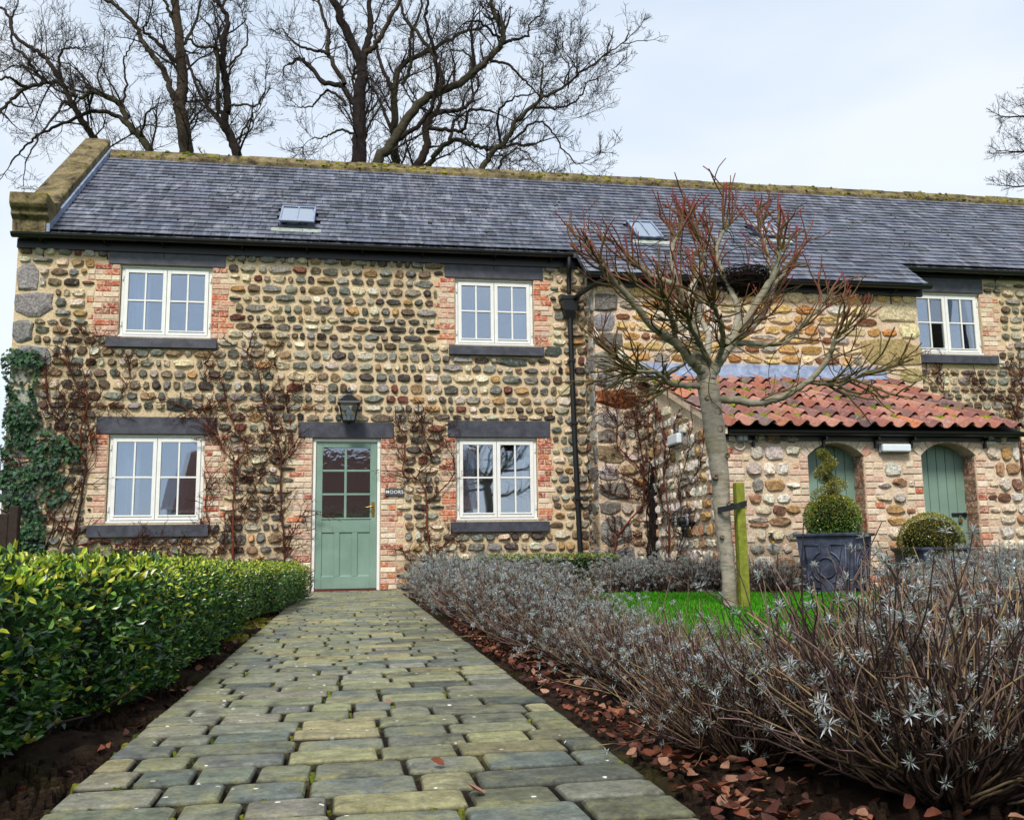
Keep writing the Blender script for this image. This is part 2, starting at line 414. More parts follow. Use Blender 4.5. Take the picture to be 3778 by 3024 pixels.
# ------------------------------------------------------------------ ground, soil beds, lawn, path
def noise_grid(x0, x1, y0, y1, st, z, amp, seed):
    r = np.random.default_rng(seed)
    nx = max(2, int((x1-x0)/st)+1); ny = max(2, int((y1-y0)/st)+1)
    X, Y = np.meshgrid(np.linspace(x0, x1, nx), np.linspace(y0, y1, ny))
    Z = z + amp*(r.random(X.shape)-0.5)
    for k in range(4):
        a, b, c = r.uniform(-9, 9), r.uniform(-9, 9), r.uniform(0, 6)
        Z += amp*0.4*np.sin(a*X+b*Y+c)
    i = np.arange(nx*ny).reshape(ny, nx)
    F = np.stack([i[:-1, :-1], i[:-1, 1:], i[1:, 1:], i[1:, :-1]], -1).reshape(-1, 4)
    return np.stack([X, Y, Z], -1).reshape(-1, 3), F
GRASS_FLOOR = m_plain('turf', lin((58, 96, 30)), 0.9, 0.4, 6, 0.5, 0.1)
g = obj('ground', [(-400, -400, -0.09), (400, -400, -0.09), (400, 400, -0.09), (-400, 400, -0.09)], np.array([[0, 1, 2, 3]]), GRASS_FLOOR)
tag(g, kind='structure')
V, F = noise_grid(-2.4, -0.075, -13.6, -0.02, 0.03, -0.035, 0.03, 1)
tag(obj('hedge_bed', V, F, SOIL, smooth=True), kind='structure')
V, F = noise_grid(1.165, 9.5, -13.6, -0.02, 0.045, -0.035, 0.028, 2)
tag(obj('lavender_bed', V, F, SOIL, smooth=True), kind='structure')
V, F = noise_grid(2.15, 6.3, -10.3, -3.75, 0.2, 0.004, 0.008, 3)
# lawn is trimmed to a slightly irregular outline
LAWN = [(2.1, -9.9), (2.0, -7.5), (2.05, -5.2), (2.3, -4.0), (3.2, -3.35), (4.3, -3.75), (5.6, -4.55), (5.9, -5.2), (5.2, -6.6), (4.1, -8.2), (3.0, -9.8), (2.5, -10.3)]
def inside(poly, x, y):
    c = np.zeros(np.shape(x), bool); n = len(poly)
    for i in range(n):
        xa, ya = poly[i]; xb, yb = poly[(i+1) % n]
        hit = ((ya > y) != (yb > y)) & (x < (xb-xa)*(y-ya)/(yb-ya+1e-12)+xa)
        c ^= hit
    return c
cx = V[F].mean(1)
F = F[inside(LAWN, cx[:, 0], cx[:, 1])]
used = np.unique(F); mp = np.zeros(len(V), int); mp[used] = np.arange(len(used))
lawn = tag(obj('lawn', V[used], mp[F], GRASS_FLOOR, smooth=True), kind='structure')

PX0, PX1 = -0.085, 1.175
path = obj('path', [(PX0, -14.5, -0.022), (PX1, -14.5, -0.022), (PX1, -0.03, -0.022), (PX0, -0.03, -0.022)], np.array([[0, 1, 2, 3]]), SOIL)
tag(path, kind='structure')
PAV_COL = [lin((122, 124, 100)), lin((132, 132, 104)), lin((110, 114, 100)), lin((140, 136, 102)), lin((100, 106, 100)), lin((126, 126, 110))]
def slab(cx, cy, w, d, z, r, chamf=0.014):
    """a worn paving sett: chamfered outline, rounded shoulder"""
    hw, hd = w/2, d/2; c = min(chamf*r.uniform(.5, 1.1), w*.25, d*.25)
    o = [(-hw+c, -hd), (hw-c, -hd), (hw, -hd+c), (hw, hd-c), (hw-c, hd), (-hw+c, hd), (-hw, hd-c), (-hw, -hd+c)]
    o = np.array([(a+r.uniform(-.002, .002), b+r.uniform(-.002, .002)) for a, b in o])
    tz = r.uniform(-.008, .008); tx = r.uniform(-.008, .008)
    def ring(k, zz): return [(cx+a*k[0], cy+b*k[1], z+zz+a*tx+b*tz) for a, b in o]
    sx, sy = 1-.005/w*2, 1-.005/d*2
    sx2, sy2 = 1-.013/w*2, 1-.013/d*2
    V = ring((1, 1), -.05)+ring((1, 1), -.009)+ring((sx, sy), -.0025)+ring((sx2, sy2), 0)
    F = []
    for q in range(3):
        for i in range(8):
            j = (i+1) % 8; F.append((q*8+i, q*8+j, q*8+8+j, q*8+8+i))
    F.append(tuple(range(24, 32)))
    return V, F
pav = []
y = -14.3; r = random.Random(3)
while y < -0.12:
    d = r.uniform(.145, .168)
    x = PX0; first = True
    while x < PX1-0.04:
        w = r.choice([.13, .18, .2, .22, .24, .27, .3])*r.uniform(.93, 1.07)
        if first: w *= r.uniform(.35, 1.0); first = False
        if PX1-(x+w) < .09: w = PX1-x
        pav.append((x+w/2, y+d/2, w-.010, d-.015)); x += w
    y += d
vis = [p for p in pav if p[1] > -11.75]
vis.sort(key=lambda p: p[1])
near, far = vis[:300], vis[300:]+[p for p in pav if p[1] <= -11.75]
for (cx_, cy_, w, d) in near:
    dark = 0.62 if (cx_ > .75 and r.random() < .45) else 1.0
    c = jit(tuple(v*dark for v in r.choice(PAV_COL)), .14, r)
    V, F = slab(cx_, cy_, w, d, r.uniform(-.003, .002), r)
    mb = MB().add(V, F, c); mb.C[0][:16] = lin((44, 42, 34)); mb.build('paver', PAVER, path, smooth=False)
mb = MB()
for (cx_, cy_, w, d) in far:
    V, F = slab(cx_, cy_, w, d, r.uniform(-.003, .002), r); mb.add(V, F, jit(r.choice(PAV_COL), .14, r))
tag(mb.build('paver', PAVER, path), kind='stuff')

# ------------------------------------------------------------------ cottage: wall shells
def wall_shell(x0, x1, z0, z1, y0, y1, holes):
    """wall in the XZ plane, front at y0, back at y1, rectangular openings with reveals"""
    xs = sorted({x0, x1, *[h[0] for h in holes], *[h[1] for h in holes]}); zs = sorted({z0, z1, *[h[2] for h in holes], *[h[3] for h in holes]})
    mb = MB()
    for i in range(len(xs)-1):
        for j in range(len(zs)-1):
            xm, zm = (xs[i]+xs[i+1])/2, (zs[j]+zs[j+1])/2
            if any(h[0] < xm < h[1] and h[2] < zm < h[3] for h in holes): continue
            a, b, c, d = xs[i], xs[i+1], zs[j], zs[j+1]
            mb.add([(a, y0, c), (b, y0, c), (b, y0, d), (a, y0, d)], [(0, 1, 2, 3)])
            mb.add([(a, y1, c), (b, y1, c), (b, y1, d), (a, y1, d)], [(3, 2, 1, 0)])
    for a, b, c, d in holes:
        mb.add([(a, y0, c), (a, y1, c), (a, y1, d), (a, y0, d)], [(3, 2, 1, 0)])
        mb.add([(b, y0, c), (b, y1, c), (b, y1, d), (b, y0, d)], [(0, 1, 2, 3)])
        mb.add([(a, y0, c), (b, y0, c), (b, y1, c), (a, y1, c)], [(0, 1, 2, 3)])
        mb.add([(a, y0, d), (b, y0, d), (b, y1, d), (a, y1, d)], [(3, 2, 1, 0)])
    mb.add([(x0, y0, z0), (x0, y1, z0), (x0, y1, z1), (x0, y0, z1)], [(3, 2, 1, 0)])
    mb.add([(x1, y0, z0), (x1, y1, z0), (x1, y1, z1), (x1, y0, z1)], [(0, 1, 2, 3)])
    return mb
WIN = {'UL': (-2.613, -1.405, 3.445, 4.455), 'LL': (-2.663, -1.432, 0.93, 2.115), 'UR': (1.977, 3.135, 3.438, 4.43), 'LR': (1.985, 3.15, 0.93, 2.10), 'R3': (9.21, 10.40, 3.46, 4.465)}
DOOR = (0.0, 0.931, 0.0, 2.08)
LINT = [(-2.77, -1.235, 4.458, 4.70), (-2.826, -1.28, 2.12, 2.351), (-0.198, 1.108, 2.084, 2.301), (1.83, 3.28, 4.434, 4.70), (1.867, 3.343, 2.105, 2.34), (8.95, 10.46, 4.468, 4.70)]
SILL = [(-2.753, -1.311, 3.294, 3.441), (-2.87, -1.34, .75, .926), (1.887, 3.269, 3.285, 3.434), (1.90, 3.30, .77, .926), (9.0, 10.60, 3.31, 3.456)]
XL, XR, YB, EZ = -3.94, 14.0, 5.85, 4.74
MX0, MX1, MY, MEZ = 3.90, 8.93, -0.55, 4.30       # projecting middle bay
RY, RZ = 2.85, 7.20                                # ridge
EVY, EVZ = -0.17, 4.80                             # slate edge at the eaves
SLOPE = (RZ-EVZ)/(RY-EVY)
cottage = empty('stone_cottage', (0, 0, 0))
tag(cottage, 'long two-storey rubble stone cottage with slate roof and white casement windows', 'house')
mb = wall_shell(XL, XR, -0.1, EZ, 0.0, 0.42, [WIN[k] for k in WIN]+[DOOR])
mb.box(XL, XL+.42, .42, YB, -.1, EZ); mb.box(XR-.42, XR, .42, YB, -.1, EZ); mb.box(XL, XR, YB-.4, YB, -.1, EZ)
for xa, xb in ((XL, XL+.42), (XR-.42, XR)):      # gables
    mb.add([(xa, 0, EZ), (xa, YB, EZ), (xa, RY, RZ-.12), (xb, 0, EZ), (xb, YB, EZ), (xb, RY, RZ-.12)], [(0, 2, 1), (3, 4, 5), (0, 3, 5, 2), (1, 2, 5, 4)])
wall_a = mb.build('wall', MORTAR, cottage)
mb = MB(); mb.box(MX0, MX1, MY, -0.002, -.1, MEZ)
mb.add([(MX0, MY, MEZ), (MX0, -.002, MEZ), (MX0, -.002, MEZ+.44), (MX1, MY, MEZ), (MX1, -.002, MEZ), (MX1, -.002, MEZ+.44)], [(0, 2, 1), (3, 4, 5)])
wall_m = mb.build('wall', MORTAR2, cottage)
tag(wall_m, 'projecting middle bay of yellow sandstone rubble')
# dark rooms behind the glass: floor, ceiling, partition
mb = MB(); mb.box(XL+.43, XR-.43, .43, YB-.41, 2.6, 2.72); mb.box(XL+.43, XR-.43, .43, YB-.41, -.06, 0.0); mb.box(XL+.43, XR-.43, .43, YB-.41, 4.62, 4.7); mb.box(XL+.43, XR-.43, 3.2, 3.3, 0.001, 4.61)
mb.build('interior', DARKROOM, cottage)

# ------------------------------------------------------------------ bricks and stones
def brick_mesh(x0, x1, z0, z1, y, proud, r, axis='Y'):
    j = lambda a: r.uniform(-a, a)
    c = .006
    V = [(x0+j(.003), y+.02, z0+j(.002)), (x1+j(.003), y+.02, z0+j(.002)), (x1+j(.003), y+.02, z1+j(.002)), (x0+j(.003), y+.02, z1+j(.002))]
    V += [(a, y-proud+.005, b) for a, _, b in V[:4]]
    V += [(x0+c, y-proud+j(.002), z0+c), (x1-c, y-proud+j(.002), z0+c), (x1-c, y-proud+j(.002), z1-c), (x0+c, y-proud+j(.002), z1-c)]
    F = [(0, 1, 5, 4), (1, 2, 6, 5), (2, 3, 7, 6), (3, 0, 4, 7), (4, 5, 9, 8), (5, 6, 10, 9), (6, 7, 11, 10), (7, 4, 8, 11), (8, 9, 10, 11)]
    return V, F
B_RED = [lin((184, 88, 60)), lin((166, 78, 60)), lin((196, 110, 74)), lin((150, 72, 58))]
B_PINK = [lin((198, 156, 136)), lin((204, 168, 148)), lin((188, 138, 118))]
B_CREAM = [lin((214, 194, 168)), lin((206, 186, 164)), lin((222, 206, 184))]
BRICKS = []      # (x0,x1,z0,z1,y,colour,owner)
def jamb(xe, side, z0, z1, widths, y, owner, pr, r, ch=.0765, redspan=None):
    """toothed brick jamb growing from the opening edge xe to the given side (-1/+1)"""
    n = max(1, round((z1-z0)/ch)); ch = (z1-z0)/n; rects = []
    for k in range(n):
        W = widths[k % len(widths)]*r.uniform(.92, 1.08); a = 0.0; first = (k % 2 == 0); zz = z0+k*ch
        while a < W-.03:
            w = .108 if first else .215
            first = not first
            if W-a-w < .06: w = W-a
            lo, hi = (xe+a, xe+a+w) if side > 0 else (xe-a-w, xe-a)
            p = pr(zz) if callable(pr) else pr
            q = r.random()
            c = r.choice(B_RED) if q < p else r.choice(B_PINK) if q < p+(1-p)*(.35 if owner == 'out' else .5) else r.choice(B_CREAM)
            BRICKS.append((lo+.006, hi-.006, zz+.006, zz+ch-.006, y, jit(c, .14, r), owner)); a += w
        rects.append((xe-.0 if side > 0 else xe-W, xe+W if side > 0 else xe, zz, zz+ch))
    return rects
r = random.Random(11)
EX = [] # exclusion rects on the main facade
for k in WIN: EX.append(WIN[k])
EX.append(DOOR); EX += LINT; EX += SILL
w3 = [.33, .23, .36, .25]; w2 = [.24, .32, .21, .3]
EX += jamb(WIN['UL'][0], -1, 3.441, 4.458, [.33, .33, .4, .42], 0, 'main', .45, r)
EX += jamb(WIN['UL'][1], 1, 3.441, 4.458, [.22, .24, .3, .22], 0, 'main', .42, r)
EX += jamb(WIN['LL'][0], -1, .926, 2.12, [.16, .24, .17, .24], 0, 'main', .12, r)
EX += jamb(WIN['LL'][1], 1, .926, 2.12, w2, 0, 'main', lambda z: .5 if z > 1.8 or z < 1.1 else .15, r)
EX += jamb(DOOR[0], -1, 0.0, 2.084, w3, 0, 'main', .14, r)
EX += jamb(DOOR[1], 1, 0.0, 2.084, w2, 0, 'main', .22, r)
EX += jamb(WIN['UR'][0], -1, 3.434, 4.434, [.22, .25, .2, .3], 0, 'main', .3, r)
EX += jamb(WIN['UR'][1], 1, 3.434, 4.434, [.26, .22, .28, .24], 0, 'main', .35, r)
EX += jamb(WIN['LR'][0], -1, .926, 2.105, [.2, .24, .16, .22], 0, 'main', .6, r)
EX += jamb(WIN['LR'][1], 1, .926, 2.105, [.2, .24, .22, .18], 0, 'main', .7, r)
EX += jamb(WIN['R3'][1], 1, 3.456, 4.468, [.24, .35, .26, .32], 0, 'main', .12, r)
# squared stones in the main wall: quoins on the left corner and a few long ones
QUO = []
zq = 0.0
for w, h in ((.42, .3), (.3, .28), (.46, .34), (.34, .26), (.44, .31), (.3, .3), (.4, .3), (.32, .34), (.38, .3), (.26, .26), (.5, .32), (.26, .36), (.5, .37), (.28, .4), (.3, .22)):
    if zq+h > 4.62: break
    QUO.append((XL-.006, XL+w, zq+.008, zq+h-.012)); zq += h
LONG = [(3.29, 3.56, 3.29, 3.45), (2.58, 3.02, 3.13, 3.265), (-1.95, -1.62, 2.43, 2.62)]
S_MAIN = [((196, 180, 152), 5), ((206, 194, 170), 3), ((132, 128, 120), 6), ((100, 97, 90), 5), ((150, 141, 126), 5), ((128, 112, 92), 5), ((106, 90, 76), 4), ((76, 66, 62), 4), ((162, 130, 88), 2), ((186, 178, 162), 4), ((112, 72, 62), 1), ((112, 114, 106), 3), ((146, 122, 94), 3)]
S_MID = [((198, 164, 108), 5), ((210, 188, 148), 5), ((168, 118, 66), 3), ((150, 142, 128), 3), ((186, 146, 88), 4), ((124, 84, 60), 2), ((204, 198, 184), 2)]
S_OUT = [((206, 190, 166), 6), ((190, 182, 170), 5), ((156, 120, 92), 3), ((118, 84, 70), 2), ((176, 140, 94), 3), ((212, 202, 188), 5), ((150, 142, 132), 3)]
S_QUOIN = [((132, 132, 130), 4), ((110, 106, 98), 4), ((160, 158, 150), 2), ((126, 110, 84), 2)]
def pick(pal, r):
    t = r.uniform(0, sum(w for _, w in pal))
    for c, w in pal:
        t -= w
        if t <= 0: return jit(lin(c), .2, r)
    return lin(pal[-1][0])
def stone_mesh(x0, x1, z0, z1, y, r, sq=3.0, depth=.035, map3=None):
    """irregular cobble: 9-sided outline, sloping shoulder, domed face"""
    cx_, cz_, hw, hh = (x0+x1)/2, (z0+z1)/2, (x1-x0)/2, (z1-z0)/2
    n = 9; a0 = r.uniform(0, 6.28); pts = []; gx_, gz_ = r.uniform(-.35, .35), r.uniform(-.35, .35)
    for i in range(n):
        a = a0+i*6.283/n+r.uniform(-.28, .28); c, s = math.cos(a), math.sin(a)
        k = (abs(c)**sq+abs(s)**sq)**(-1/sq)*r.uniform(.9, 1.1)
        pts.append((c*k*hw, s*k*hh))
    ox, oz = r.uniform(-.25, .25)*hw, r.uniform(-.25, .25)*hh
    d1 = depth*r.uniform(.45, .7); d2 = depth*r.uniform(.8, 1.15)
    V = [(cx_+a, y+.015, cz_+b) for a, b in pts]
    V += [(cx_+a*.94, y-d1*r.uniform(.7, 1.25), cz_+b*.94) for a, b in pts]
    V += [(cx_+a*.7+ox*.5, y-d2*(1+gx_*a/hw+gz_*b/hh)*r.uniform(.85, 1.15), cz_+b*.7+oz*.5) for a, b in pts]
    F = []
    for q in (0, 9):
        for i in range(n): F.append((q+i, q+(i+1) % n, q+n+(i+1) % n, q+n+i))
    F.append(tuple(range(18, 27)))
    if map3: V = [map3(*v) for v in V]
    return V, F
def subtract(iv, a, b):
    out = []
    for s, e in iv:
        if b <= s or a >= e: out.append((s, e)); continue
        if a > s: out.append((s, a))
        if b < e: out.append((b, e))
    return out
def courses(x0, x1, z0, z1, excl, hr, wr, gap, r, split=.12):
    """lay rubble in courses round the exclusion rects; returns stone rects"""
    out = []; z = z0
    while z < z1-.04:
        h = min(r.uniform(*hr), z1-z)
        if z1-z-h < .05: h = z1-z
        iv = [(x0, x1)]; clips = []
        for e in excl:
            ov = min(z+h, e[3])-max(z, e[2])
            if ov <= 0.004: continue
            if ov > .38*h: iv = subtract(iv, e[0], e[1])
            else: clips.append(e)
        for s, e in iv:
            if e-s < .045: continue
            x = s
            while x < e-.02:
                w = max(r.uniform(*wr)*(1.4 if r.random() < .18 else 1)*(.7 if r.random() < .2 else 1), h*.72)
                if e-(x+w) < .07: w = e-x
                if w > wr[1]*1.6: w = w/2
                zz0, zz1 = z, z+h
                for c in clips:
                    if c[0] < x+w and c[1] > x:
                        if c[2] > z+h*.5: zz1 = min(zz1, c[2])
                        else: zz0 = max(zz0, c[3])
                g = gap*r.uniform(.7, 1.5)
                hgt = zz1-zz0
                sh = r.uniform(0, .22)*hgt*.5
                if w > .09 and hgt > .1 and r.random() < split:
                    m = zz0+hgt*r.uniform(.4, .6)
                    out.append((x+g/2, x+w-g/2, zz0+g/2, m-g/3)); out.append((x+g/2, x+w-g/2, m+g/3, zz1-g/2))
                elif w-g > .03 and hgt-g > .03:
                    out.append((x+g/2, x+w-g/2, zz0+g/2+sh*r.random(), zz1-g/2-sh*r.random()))
                x += w
        z += h
    return out
STONES = []   # (V,F,colour,parent, distance key)
def push(V, F, c, par):
    p = np.mean(np.asarray(V), 0); a = np.ptp(np.asarray(V), axis=0)
    STONES.append((V, F, c, par, np.linalg.norm(p-CAM_C)/math.sqrt(max(1e-4, a[0]*a[2]+a[1]*a[2]))))
r = random.Random(21)
for q in QUO:
    V, F = stone_mesh(*q, 0, r, 7, .03); push(V, F, pick(S_QUOIN, r), wall_a)
for q in LONG:
    V, F = stone_mesh(*q, 0, r, 6, .03); push(V, F, jit(lin((78, 84, 80)), .1, r), wall_a)
for q in courses(XL+.02, MX0-.0, 0.0, 4.66, EX+QUO+LONG, (.11, .165), (.1, .25), .024, r, .0):
    V, F = stone_mesh(*q, 0, r, 3.4, .042); push(V, F, pick(S_MAIN, r), wall_a)
for q in courses(MX1, 12.2, 1.6, 4.66, EX, (.11, .165), (.1, .25), .024, r, .0):
    V, F = stone_mesh(*q, 0, r, 3.2, .04); push(V, F, pick(S_MAIN, r), wall_a)
# middle bay: corner quoins, large sandstone pieces, return face
MQ = []; zq = 0.0
for w, h in ((.42, .28), (.5, .26), (.44, .44), (.3, .2), (.46, .26), (.3, .24), (.36, .28), (.3, .22), (.36, .26), (.62, .3), (.36, .26), (.3, .3), (.4, .26), (.3, .28), (.36, .3)):
    if zq+h > 4.25: break
    MQ.append((MX0-.004, MX0+w, zq+.006, zq+h-.014)); zq += h
MQ2 = [(MX1-.36, MX1+.004, 2.9, 3.13), (MX1-.95, MX1+.004, 3.14, 3.56), (MX1-.34, MX1+.004, 3.57, 3.8), (MX1-.66, MX1+.004, 3.81, 4.1)]
for q in MQ:
    big = abs(q[0]-(MX0-.004)) < .01 and q[1]-q[0] > .6
    c = lin((120, 66, 34)) if big else pick(S_QUOIN, r)
    V, F = stone_mesh(*q, MY, r, 7, .03); push(V, F, c, wall_m)
for q in MQ2:
    V, F = stone_mesh(*q, MY, r, 7, .03); push(V, F, pick([((196, 182, 146), 2), ((170, 150, 104), 2), ((190, 160, 100), 1)], r), wall_m)
for q in courses(MX0+.02, 4.64, 0.0, 2.95, MQ, (.13, .2), (.12, .3), .03, r):
    V, F = stone_mesh(*q, MY, r, 3.4, .032); push(V, F, pick(S_OUT+S_MAIN, r), wall_m)
for q in courses(MX0+.02, MX1, 3.13, 4.26, MQ+MQ2, (.11, .21), (.16, .42), .022, r, .1):
    V, F = stone_mesh(*q, MY, r, 4.2, .032); push(V, F, pick(S_MID, r), wall_m)
RQ = [(0.02, .2+.14*(i % 2), q[2], q[3]) for i, q in enumerate(MQ)]
ret = lambda a, yy, c: (MX0+(yy), MY+a, c)      # return face looks towards -X
for q in RQ:
    V, F = stone_mesh(*q, 0, r, 6, .028, ret); push(V, [tuple(reversed(f)) for f in F], pick(S_QUOIN, r), wall_m)
for q in courses(.02, .54, 0.0, 4.24, RQ, (.12, .17), (.1, .2), .03, r):
    V, F = stone_mesh(*q, 0, r, 3, .03, ret); push(V, [tuple(reversed(f)) for f in F], pick(S_MAIN, r), wall_m)
STONES.sort(key=lambda s: s[4])
for V, F, c, par, _ in STONES[:300]: MB().add(V, F, c).build('stone', STONE, par, smooth=False)
for par in (wall_a, wall_m):
    mb = MB()
    for V, F, c, p_, _ in STONES[300:]:
        if p_ is par: mb.add(V, F, c)
    tag(mb.build('stone', STONE, par, smooth=False), kind='stuff')
def flush_bricks(owner, par, limit=300):
    L = [b for b in BRICKS if b[6] == owner]
    L.sort(key=lambda b: -((b[1]-b[0])*(b[3]-b[2]))/((((b[0]+b[1])/2-CAM_C[0])**2+(b[4]-CAM_C[1])**2)))
    rr = random.Random(5); mb = MB(); n = 0
    for i, b in enumerate(L):
        V, F = brick_mesh(*b[:5], rr.uniform(.006, .014), rr)
        if i < limit: MB().add(V, F, b[5]).build('brick', BRICK, par)
        else: mb.add(V, F, b[5]); n += 1
    if n: tag(mb.build('brick', BRICK, par), kind='stuff')
flush_bricks('main', wall_a)

# ------------------------------------------------------------------ lintels, sills, windows, door
for i, (a, b, c, d) in enumerate(LINT):
    o = MB().box(a, b, -.022, .16, c, d).build('lintel', SLATE_SLAB, cottage); bev(o, .004)
for a, b, c, d in SILL:
    mb = MB(); V = [(a, -.075, c), (b, -.075, c), (b, .12, c), (a, .12, c), (a, -.075, d-.018), (b, -.075, d-.018), (b, .12, d), (a, .12, d)]
    o = mb.add(V, BOXF).build('sill', SLATE_SLAB, cottage); bev(o, .004)
def window(rect, y=.045):
    x0, x1, z0, z1 = rect; x0 += .006; x1 -= .006; z1 -= .004
    f = .042; mb = MB()
    mb.box(x0, x1, y, y+.09, z1-f, z1); mb.box(x0, x0+f, y, y+.09, z0, z1-f); mb.box(x1-f, x1, y, y+.09, z0, z1-f)
    mb.box(x0+f, x1-f, y, y+.09, z0, z0+f); mb.box(x0-.004, x1+.02, y-.045, y-.001, z0+.004, z0+.03); mb.box(x0, x1, y-.022, y-.001, z1-.022, z1-.002)
    w = bev(mb.build('window', WHITE, cottage), .004)
    xm = (x0+x1)/2; s = .05; b = .024
    for cx0, cx1 in ((x0+f+.003, xm-.003), (xm+.003, x1-f-.003)):
        cz0, cz1 = z0+f+.003, z1-f-.003; yf = y-.014; c = MB()
        c.box(cx0, cx0+s, yf, yf+.05, cz0, cz1); c.box(cx1-s, cx1, yf, yf+.05, cz0, cz1)
        c.box(cx0+s, cx1-s, yf, yf+.05, cz1-s, cz1); c.box(cx0+s, cx1-s, yf, yf+.05, cz0, cz0+s+.015)
        c.box(cx0+s-.012, cx1-s+.012, yf-.012, yf-.0005, cz0+s-.004, cz0+s+.012)
        gx0, gx1, gz0, gz1 = cx0+s, cx1-s, cz0+s+.015, cz1-s; gxm, gzm = (gx0+gx1)/2, gz0+(gz1-gz0)*.515
        c.box(gxm-b/2, gxm+b/2, yf+.004, yf+.046, gz0, gz1); c.box(gx0, gxm-b/2, yf+.004, yf+.046, gzm-b/2, gzm+b/2); c.box(gxm+b/2, gx1, yf+.004, yf+.046, gzm-b/2, gzm+b/2)
        bev(c.build('casement', WHITE, w), .003)
        for pa, pb in ((gx0, gxm-b/2), (gxm+b/2, gx1)):
            for pc, pd in ((gz0, gzm-b/2), (gzm+b/2, gz1)):
                dy = rnd.uniform(-.0012, .0012); dz = rnd.uniform(-.0015, .0015); yy = yf+.024
                MB().add([(pa, yy+dy, pc), (pb, yy-dy, pc), (pb, yy-dy+dz, pd), (pa, yy+dy+dz, pd), (pa, yy+.005, pc), (pb, yy+.005, pc), (pb, yy+.005, pd), (pa, yy+.005, pd)],
                         [(0, 1, 2, 3), (5, 4, 7, 6)]).build('pane', GLASS, w)
    for xx in (x0+.02, x1-.02):
        for zz in (z0+.16, z1-.2): MB().box(xx-.008, xx+.008, y-.02, y-.001, zz, zz+.07).build('hinge', WHITE, w)
    return w
for k in WIN: window(WIN[k])
def curtain(x0, x1, z0, z1, y, label, n=5):
    m = 60; u = np.linspace(0, 1, m); X = x0+(x1-x0)*u
    rows = []
    for zz, k in ((z1, .5), ((z0+z1)/2, 1.0), (z0, 1.2)):
        Y = y+.028*k*np.sin(u*n*6.283+.7*np.sin(u*9)); rows.append(np.stack([X, Y, np.full(m, zz)], -1))
    V = np.concatenate(rows); i = np.arange(3*m).reshape(3, m)
    F = np.stack([i[:-1, :-1], i[:-1, 1:], i[1:, 1:], i[1:, :-1]], -1).reshape(-1, 4)
    o = obj('curtain', V, F, CURTAIN, smooth=True); s = o.modifiers.new('thickness', 'SOLIDIFY'); s.thickness = .004
    tag(o, label, 'curtain', 'curtains inside the cottage windows')
curtain(-2.62, -2.27, 3.3, 4.6, .27, 'pale pleated curtain inside upper window nearest the ivy corner')
curtain(-2.66, -2.30, .8, 2.25, .27, 'pale pleated curtain inside lower window beside the ivy')
curtain(2.84, 3.14, 3.3, 4.6, .27, 'pale pleated curtain inside upper window beside the black downpipe')
curtain(2.0, 2.28, .8, 2.25, .27, 'pale pleated curtain inside lower window right of the green door', 4)
curtain(2.98, 3.14, .8, 2.25, .29, 'narrow pale curtain at right edge of lower window near downpipe', 3)

x0, x1, z0, z1 = DOOR
mb = MB(); mb.box(x0+.004, x0+.047, .03, .14, 0.0, z1-.004); mb.box(x1-.047, x1-.004, .03, .14, 0.0, z1-.004); mb.box(x0+.047, x1-.047, .03, .14, z1-.047, z1-.004)
bev(mb.build('door_frame', WHITE, cottage), .004)
MB().box(x0+.047, x1-.047, -.06, .14, -.03, .018).build('threshold', m_plain('red_brown_tile', lin((96, 40, 34)), .7), cottage)
L0, L1, B0, B1 = x0+.05, x1-.05, .024, z1-.05; yd = .05
gx = [L0+.088, L0+.088+.296, L0+.088+.296+.034, L1-.1+.006]; gz = [.985, 1.292, 1.322, 1.618, 1.648, 1.955]
mb = MB()
mb.box(L0, gx[0], yd, yd+.045, B0, B1); mb.box(gx[3], L1, yd, yd+.045, B0, B1)
mb.box(gx[0], gx[3], yd, yd+.045, gz[5], B1); mb.box(gx[0], gx[3], yd, yd+.045, .785, gz[0]); mb.box(gx[0], gx[3], yd, yd+.045, B0, .19)
mb.box(gx[1], gx[2], yd+.003, yd+.042, gz[0], gz[5])
for a, b in ((gz[1], gz[2]), (gz[3], gz[4])):
    mb.box(gx[0], gx[1], yd+.003, yd+.042, a, b); mb.box(gx[2], gx[3], yd+.003, yd+.042, a, b)
pw = (gx[3]-gx[0]-2*.075)/3
for k in (1, 2):
    a = gx[0]+k*pw+(k-1)*.075; mb.box(a, a+.075, yd, yd+.045, .19, .785)
mb.box(gx[0]-.01, gx[3]+.01, yd-.012, yd-.001, gz[0]-.02, gz[0]-.002)
door = bev(mb.build('door', GREEN, cottage), .004)
for k in range(3):
    a = gx[0]+k*(pw+.075)
    p = MB(); p.box(a, a+pw, yd+.016, yd+.034, .19, .785)
    p.add([(a, yd+.002, .191), (a+pw, yd+.002, .191), (a+pw-.012, yd+.0155, .205), (a+.012, yd+.0155, .205)], [(0, 1, 2, 3)])
    p.build('panel', GREEN, door)
for ia in ((0, 1), (2, 3)):
    for ib in ((0, 1), (2, 3), (4, 5)):
        a, b, c, d = gx[ia[0]], gx[ia[1]], gz[ib[0]], gz[ib[1]]
        MB().box(a+.0005, b-.0005, yd+.02, yd+.025, c+.0005, d-.0005).build('pane', GLASS_OLD, door)
hb = MB(); hb.box(L1-.072, L1-.03, yd-.01, yd-.0005, 1.0, 1.2); bev(hb.build('handle_plate', BRASS, door), .003)
P_, R_ = smooth_poly([(L1-.05, yd-.012, 1.13), (L1-.05, yd-.05, 1.132), (L1-.08, yd-.056, 1.135), (L1-.15, yd-.05, 1.125), (L1-.165, yd-.05, 1.14)], [.009, .009, .009, .007, .006], 14)
tube_obj('handle', [(P_, R_, (.5, .4, .2))], BRASS, door, 6)
MB().box(L1-.056, L1-.045, yd-.013, yd-.0101, 1.03, 1.06).build('keyhole', BLACK, door)
